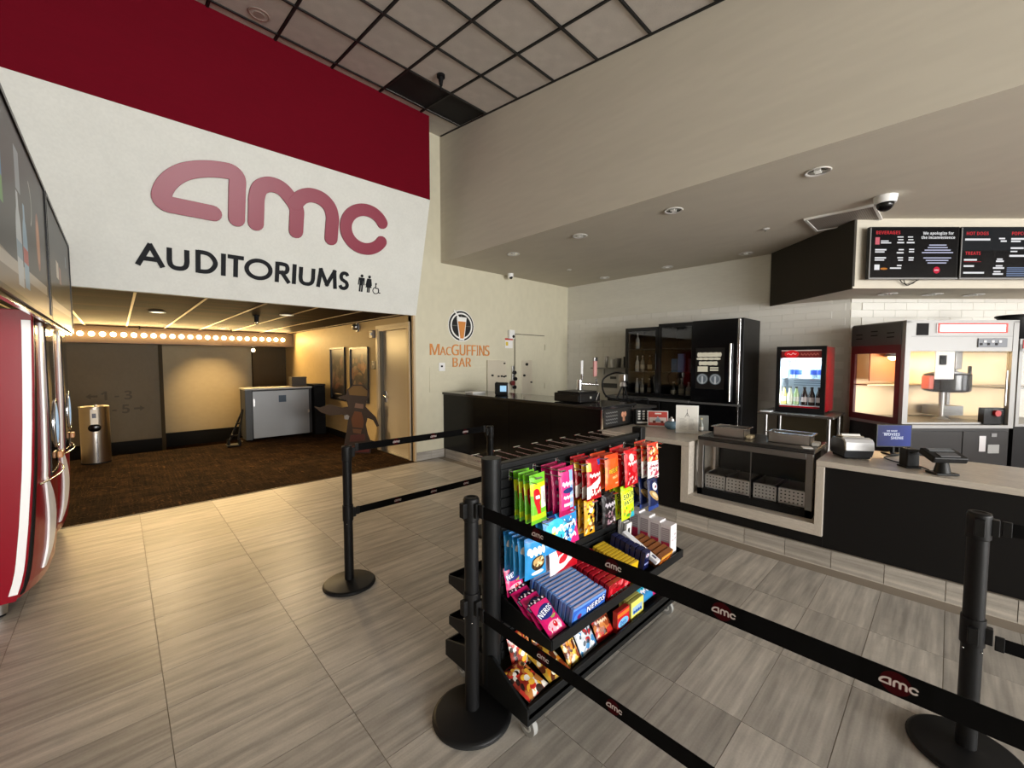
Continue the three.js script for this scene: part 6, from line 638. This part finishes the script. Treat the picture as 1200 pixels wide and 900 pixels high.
  candy('nerdbag', 144, 208, (x, w, h) => { R(x, '#d81a6c', 0, 0, w, h); R(x, '#1a1a26', 0, 0, w, 22); dots(x, ['#f4dfe6', '#2a1a2a'], 6, 4, 130, 16, 14, 7, 11); E(x, '#1c2a72', 72, 84, 64, 36, -0.2); T(x, '#f4f6fa', 'NERDS', 72, 96, 40, -0.2, '#1c2a72'); T(x, '#e8e04a', 'rope', 100, 128, 20, -0.2, '#1c2a72'); E(x, '#f0b8c8', 72, 168, 54, 26); E(x, '#c8141e', 78, 162, 16, 16); dots(x, ['#e0506a', '#f8e8ec'], 30, 150, 90, 44, 12, 6, 17); });
  candy('nerdbox', 256, 96, (x, w, h) => { R(x, '#2f62c8', 0, 0, w, h); R(x, '#6a9ae0', 0, 0, w, 12); E(x, '#4a86e0', 60, 60, 50, 34); E(x, '#7a2a6a', 52, 58, 16, 14); T(x, '#e9ecf8', 'NERDS', 180, 58, 46, -0.12, '#1a2a6a'); R(x, '#9ab8ea', 20, 84, 220, 4); });
  candy('licorice', 224, 112, (x, w, h) => { R(x, '#b00d1e', 0, 0, w, h); dots(x, ['#d8303c', '#8a0a14', '#e86a70'], 6, 6, 212, 60, 18, 14, 23); script(x, '#f2e6e6', 30, 92, 160, 12, 12); });
  candy('yellowbox', 128, 96, (x, w, h) => { R(x, '#e6b821', 0, 0, w, h); E(x, '#f4de6a', 40, 40, 30, 20); script(x, '#7a4a12', 20, 60, 90, 12, 8); });
  candy('chipA', 160, 200, (x, w, h) => { R(x, '#8a2a1e', 0, 0, w, h); dots(x, ['#e8e2d8', '#c8352a', '#e8b03a', '#2a1814', '#b8763a'], 4, 10, 150, 180, 60, 16, 101); });
  candy('chipB', 160, 200, (x, w, h) => { R(x, '#c9a23a', 0, 0, w, h); dots(x, ['#e6cf5a', '#8a3a1a', '#efe6c8', '#5a2a16', '#d88a2a'], 4, 10, 150, 180, 56, 17, 111); });
  candy('chipC', 160, 200, (x, w, h) => { R(x, '#c4ccd6', 0, 0, w, h); script(x, '#f6f8fa', 30, 60, 100, 20, 16); dots(x, ['#3a86c0', '#e8eef2', '#b02a30', '#2a3a4a'], 10, 80, 140, 110, 34, 14, 121); });
  candy('chipD', 160, 200, (x, w, h) => { R(x, '#7a2f1a', 0, 0, w, h); dots(x, ['#9a4a24', '#c87a3a', '#4a1a10', '#b82a20'], 4, 10, 150, 180, 30, 20, 131); script(x, '#d8c0a0', 40, 100, 80, 14, 8); R(x, '#8a1018', 0, 176, w, 24); });
  candy('redbluebox', 128, 112, (x, w, h) => { R(x, '#c41a26', 0, 0, w, h); R(x, '#e8742a', 0, 8, w, 22); E(x, '#7ab8e6', 64, 70, 56, 26); T(x, '#1a3a8a', 'Dots', 64, 80, 30); });
  candy('paleyellow', 144, 112, (x, w, h) => { R(x, '#e6de6a', 0, 0, w, h); R(x, '#9ab8d0', 14, 30, 116, 44); script(x, '#1a4a9a', 26, 64, 92, 14, 9); });
  candy('carton', 64, 176, (x, w, h) => { R(x, '#ded6da', 0, 0, w, h); R(x, '#9a8f94', 6, 20, w - 12, 84); R(x, '#b5264a', 6, 104, w - 12, 60); for (let i = 0; i < 6; i++) R(x, '#c8bec2', 10, 28 + i * 12, w - 20, 4); }, 0.5);
  candy('cartonfront', 64, 176, (x, w, h) => { R(x, '#eceaec', 0, 0, w, h); dots(x, ['#c8b4bc', '#b8a8b0'], 10, 30, 44, 90, 10, 7, 5); }, 0.5);
  candy('striped', 64, 128, (x, w, h) => { R(x, '#e6e4e0', 0, 0, w, h); R(x, '#1a1a1a', 18, 26, 26, 46); R(x, '#8a8a86', 10, 90, 44, 6); }, 0.5);
  candy('navystick', 64, 128, (x, w, h) => { R(x, '#141a44', 0, 0, w, h); E(x, '#d8d4e4', 32, 24, 20, 13); E(x, '#a04a6a', 30, 24, 9, 6); script(x, '#9aa4d8', 8, 80, 48, 10, 5); });
  candy('orangepack', 128, 112, (x, w, h) => { R(x, '#9a4a16', 0, 0, w, h); R(x, '#e89a1e', 0, 0, w, 34); dots(x, ['#b8661e', '#7a3410'], 6, 44, 116, 60, 16, 12, 9); script(x, '#f2c86a', 20, 24, 90, 8, 6); });
}
const ORD = ['front', 'second', 'third', 'fourth', 'fifth', 'sixth', 'seventh', 'eighth', 'ninth', 'tenth', 'eleventh', 'twelfth'];
const bagCache = {};
function hang(kind, w, h, d, x, y0, zf, n, dz, label, group, tilt = 0.05, name = 'candy_bag') {
  const key = [w, h, d].join(); bagCache[key] = bagCache[key] || bagGeo(w, h, d);
  for (let i = 0; i < n; i++) {
    const m = solo(name, label + ', ' + ORD[i] + ' on its hook', 'candy bag', bagCache[key], CT[kind], [x + rr(-0.006, 0.006) * (i ? 1 : 0), y0 - h + rr(-0.006, 0.004) * (i ? 1 : 0), zf - i * dz], rr(-0.05, 0.05), group);
    m.rotation.order = 'YXZ'; m.rotation.x = -tilt + rr(-0.03, 0.03); m.rotation.z = rr(-0.03, 0.03);
  }
}
hang('air', 0.105, 0.225, 0.022, 1.365, 1.095, -1.262, 4, 0.036, 'green yellow and red candy bag on the top row', 'green red bags on the top hooks');
hang('pink', 0.118, 0.235, 0.026, 1.565, 1.090, -1.262, 4, 0.036, 'magenta candy bag with pale blue stripe on the top row', 'magenta bags on the top hooks');
hang('redmix', 0.128, 0.215, 0.028, 1.79, 1.095, -1.262, 4, 0.036, 'red candy bag with white swoosh on the top row', 'red white bags on the top hooks');
hang('orange', 0.138, 0.190, 0.030, 1.945, 1.095, -1.255, 3, 0.040, 'bright orange candy bag on the top row', 'orange bags on the top hooks');
hang('redbag', 0.150, 0.215, 0.032, 2.15, 1.095, -1.255, 3, 0.042, 'plain red candy bag with pale script on the top row', 'red bags on the top hooks');
hang('mixed', 0.130, 0.215, 0.026, 2.395, 1.098, -1.250, 3, 0.042, 'red and white patterned candy bag nearest the counter', 'patterned bags on the top hooks');
hang('bluebig', 0.255, 0.170, 0.035, 1.535, 0.870, -1.262, 2, 0.05, 'wide blue white and pink bag below the magenta bags', 'wide blue bags on the second hooks', 0.1);
hang('yellow', 0.092, 0.180, 0.024, 1.75, 0.885, -1.262, 3, 0.04, 'golden yellow candy bag on the second row', 'golden bags on the second hooks');
hang('black', 0.125, 0.185, 0.028, 1.935, 0.880, -1.262, 3, 0.042, 'black candy bag with grey print', 'black bags on the second hooks');
hang('sour', 0.145, 0.195, 0.028, 2.115, 0.888, -1.255, 3, 0.04, 'lime green candy bag on the second row', 'lime bags on the second hooks');
hang('navy', 0.125, 0.205, 0.026, 2.41, 0.882, -1.250, 3, 0.055, 'navy candy bag with tan swirl', 'navy bags on the second hooks');
hang('cookie', 0.135, 0.185, 0.028, 1.335, 0.815, -1.255, 5, 0.034, 'blue candy bag with white script by the queue post', 'blue cookie bags on the low hooks');
hang('redwave', 0.20, 0.155, 0.030, 1.545, 0.740, -1.262, 2, 0.05, 'red and white candy bag above the blue boxes', 'red wave bags on the low hooks', 0.1);
{
  const sY = z => 0.455 + (z - (RZ + 0.02)) / (-1.10 - RZ - 0.02) * (0.405 - 0.455) + 0.0042;   // shelf surface
  const TLT = 0.15;
  // rows standing on the shelf, one behind the other
  const row = (name, label, cat, group, x, n, z0, dz, w, h, d, matFront, matSide, lean = TLT, topM) => {
    const tp = new THREE.PlaneGeometry(w * 0.9, d * 0.45).rotateX(-PI / 2).translate(0, h + 0.0006, d * 0.1);
    const body = rbx(w, h, d, 0.0025, 0, h / 2, 0, 1), fr = new THREE.PlaneGeometry(w * 0.985, h * 0.97).translate(0, h / 2, d / 2 + 0.0006);
    for (let i = 0; i < n; i++) { const z = z0 - i * dz; const g = thing(name, label + ', ' + ORD[i] + ' behind the shelf lip', cat, [x + rr(-0.003, 0.003), sY(z) + 0.002, z], rr(-0.02, 0.02), group); g.rotation.order = 'YXZ'; g.rotation.x = lean; part(g, 'carton_body', body, matSide); part(g, 'printed_front', fr, matFront); if (topM) part(g, 'printed_top', tp, topM); }
  };
  const blueSide = M(lin(0.13, 0.26, 0.58), 0.35), yelSide = M(lin(0.72, 0.47, 0.03), 0.4), brownSide = M(lin(0.22, 0.07, 0.015), 0.4);
  row('candy_box', 'blue candy box standing on the rack shelf', 'candy box', 'blue boxes on the rack shelf', 1.55, 12, -1.128, 0.0225, 0.25, 0.088, 0.018, CT.nerdbox, blueSide, TLT, M(lin(0.62, 0.56, 0.72), 0.4));
  row('licorice_pack', 'red licorice pack beside the blue boxes', 'candy pack', 'red licorice packs on the shelf', 1.815, 8, -1.135, 0.034, 0.205, 0.085, 0.026, CT.licorice, M(lin(0.36, 0.008, 0.02), 0.25));
  row('candy_box', 'yellow candy box beside the navy boxes', 'candy box', 'yellow boxes on the rack shelf', 2.01, 11, -1.175, 0.0215, 0.105, 0.075, 0.017, CT.yellowbox, yelSide);
  row('candy_stick_box', 'slim navy candy box beside the orange packs', 'candy box', 'navy boxes on the rack shelf', 2.12, 7, -1.16, 0.033, 0.055, 0.12, 0.028, CT.navystick, M(lin(0.012, 0.015, 0.07), 0.35));
  row('candy_pack', 'brown and orange candy pack beside the tall cartons', 'candy pack', 'orange packs on the rack shelf', 2.275, 6, -1.13, 0.036, 0.145, 0.085, 0.03, CT.orangepack, brownSide, 0.35);
  row('candy_box', 'white and black candy box behind the orange packs', 'candy box', 'white black boxes on the rack shelf', 2.27, 3, -1.352, 0.022, 0.06, 0.15, 0.018, CT.striped, M(lin(0.7, 0.69, 0.67), 0.5), 0.05);
  { const w = 0.075, h = 0.185, d = 0.068; for (let i = 0; i < 4; i++) { const z = -1.16 - i * 0.0705; const g = thing('tall_candy_carton', 'tall white and crimson carton, ' + ORD[i] + ' behind the shelf lip', 'carton', [2.425, sY(z) + 0.005, z], 0, 'tall cartons on the rack shelf'); part(g, 'carton_body', [rbx(w, h, d, 0.002, 0, h / 2, 0, 1)], M(lin(0.74, 0.70, 0.71), 0.5)); part(g, 'printed_side', [new THREE.PlaneGeometry(d * 0.96, h * 0.97).rotateY(-PI / 2).translate(-w / 2 - 0.0006, h / 2, 0)], CT.carton); part(g, 'printed_front', [new THREE.PlaneGeometry(w * 0.96, h * 0.97).translate(0, h / 2, d / 2 + 0.0006)], CT.cartonfront); } }
  { const g = solo('white_candy_tube', 'white slim candy tube leaning across the navy boxes', 'candy box', [rbx(0.042, 0.024, 0.25, 0.004, 0, 0.012, 0)], M(lin(0.74, 0.74, 0.76), 0.4), [2.180, 0.508, -1.215], 0); g.rotation.x = 0.45; part(g, 'cap', [rbx(0.020, 0.025, 0.03, 0.004, 0, 0.0125, 0.09)], M(lin(0.03, 0.03, 0.08), 0.4)); }
  const lie = (kind, w, h, d, x, y, z, rx, ry, label, group) => { const key = [w, h, d].join(); bagCache[key] = bagCache[key] || bagGeo(w, h, d); const m = solo('candy_bag', label, 'candy bag', bagCache[key], CT[kind], [x, y, z], ry, group); m.rotation.order = 'YXZ'; m.rotation.x = rx; return m; };
  // pink bags lying stepped at the near end of the shelf
  for (let i = 0; i < 3; i++) lie('nerdbag', 0.115, 0.165, 0.024, 1.345, sY(-1.13) + 0.013 + i * 0.004, -1.125 - i * 0.062, -PI / 2 + 0.62, 0.04, 'pink candy bag in the stepped pile, ' + ORD[i] + ' behind the shelf lip', 'pink bags on the rack shelf');
  lie('nerdbag', 0.115, 0.15, 0.024, 1.338, 0.50, -1.385, -0.25, 0.05, 'pink candy bag propped upright at the slat panel', undefined);
  // base deck
  const yD = 0.129; 
  lie('chipA', 0.14, 0.17, 0.04, 1.285, yD + 0.024, -1.185, -PI / 2 + 0.25, 0.12, 'dark red patterned snack bag lying at the lip of the base deck'); lie('chipB', 0.14, 0.17, 0.04, 1.43, yD + 0.024, -1.185, -PI / 2 + 0.25, -0.08, 'golden patterned snack bag lying at the lip of the base deck'); lie('chipA', 0.14, 0.17, 0.035, 1.352, yD + 0.012, -1.345, -0.3, 0.06, 'dark red patterned snack bag propped against the slat panel'); lie('chipB', 0.14, 0.17, 0.035, 1.50, yD + 0.012, -1.345, -0.3, -0.05, 'golden patterned snack bag propped against the slat panel');
  lie('chipB', 0.10, 0.15, 0.03, 1.56, yD + 0.006, -1.20, -0.55, 0.05, 'small golden snack bag propped beside the silver one', undefined); lie('chipC', 0.14, 0.17, 0.035, 1.685, yD + 0.006, -1.205, -0.55, 0.05, 'silver and blue snack bag propped in the base tray', undefined); lie('chipD', 0.14, 0.17, 0.035, 1.832, yD + 0.006, -1.205, -0.55, -0.06, 'brown snack bag propped in the base tray', undefined);
  const bxs = (x, z, w, h, d, kind, label, sideM, ry = 0, group) => { const g = thing('candy_box', label, 'candy box', [x, yD, z], ry, group); part(g, 'carton_body', [rbx(w, h, d, 0.002, 0, h / 2, 0, 1)], sideM); part(g, 'printed_front', [new THREE.PlaneGeometry(w * 0.98, h * 0.96).translate(0, h / 2, d / 2 + 0.0006)], CT[kind]); };
  bxs(1.965, -1.20, 0.12, 0.115, 0.03, 'redbluebox', 'red and blue candy box standing in the base tray', M(lin(0.45, 0.03, 0.02), 0.4)); for (let i = 0; i < 3; i++) bxs(2.11 + i * 0.004, -1.195 - i * 0.03, 0.135, 0.115, 0.024, 'paleyellow', 'pale yellow candy box in the base tray, ' + ORD[i] + ' behind its lip', M(lin(0.66, 0.60, 0.16), 0.4), 0, 'pale yellow boxes in the base tray');
  lie('bluebig', 0.255, 0.17, 0.035, 2.33, yD + 0.02, -1.22, -1.1, 0, 'blue and pink bag lying in the base tray under the cartons', undefined); solo('purple_candy_pack', 'purple candy pack peeking out below the shelf corner', 'candy pack', [rbx(0.13, 0.10, 0.03, 0.006, 0, 0.05, 0)], M(lin(0.22, 0.06, 0.5), 0.3), [2.455, yD, -1.375], 0.1);
}

scene.traverse(o => { if (o.isMesh) { o.castShadow = true; o.receiveShadow = true; } });
renderer.render(scene, camera);
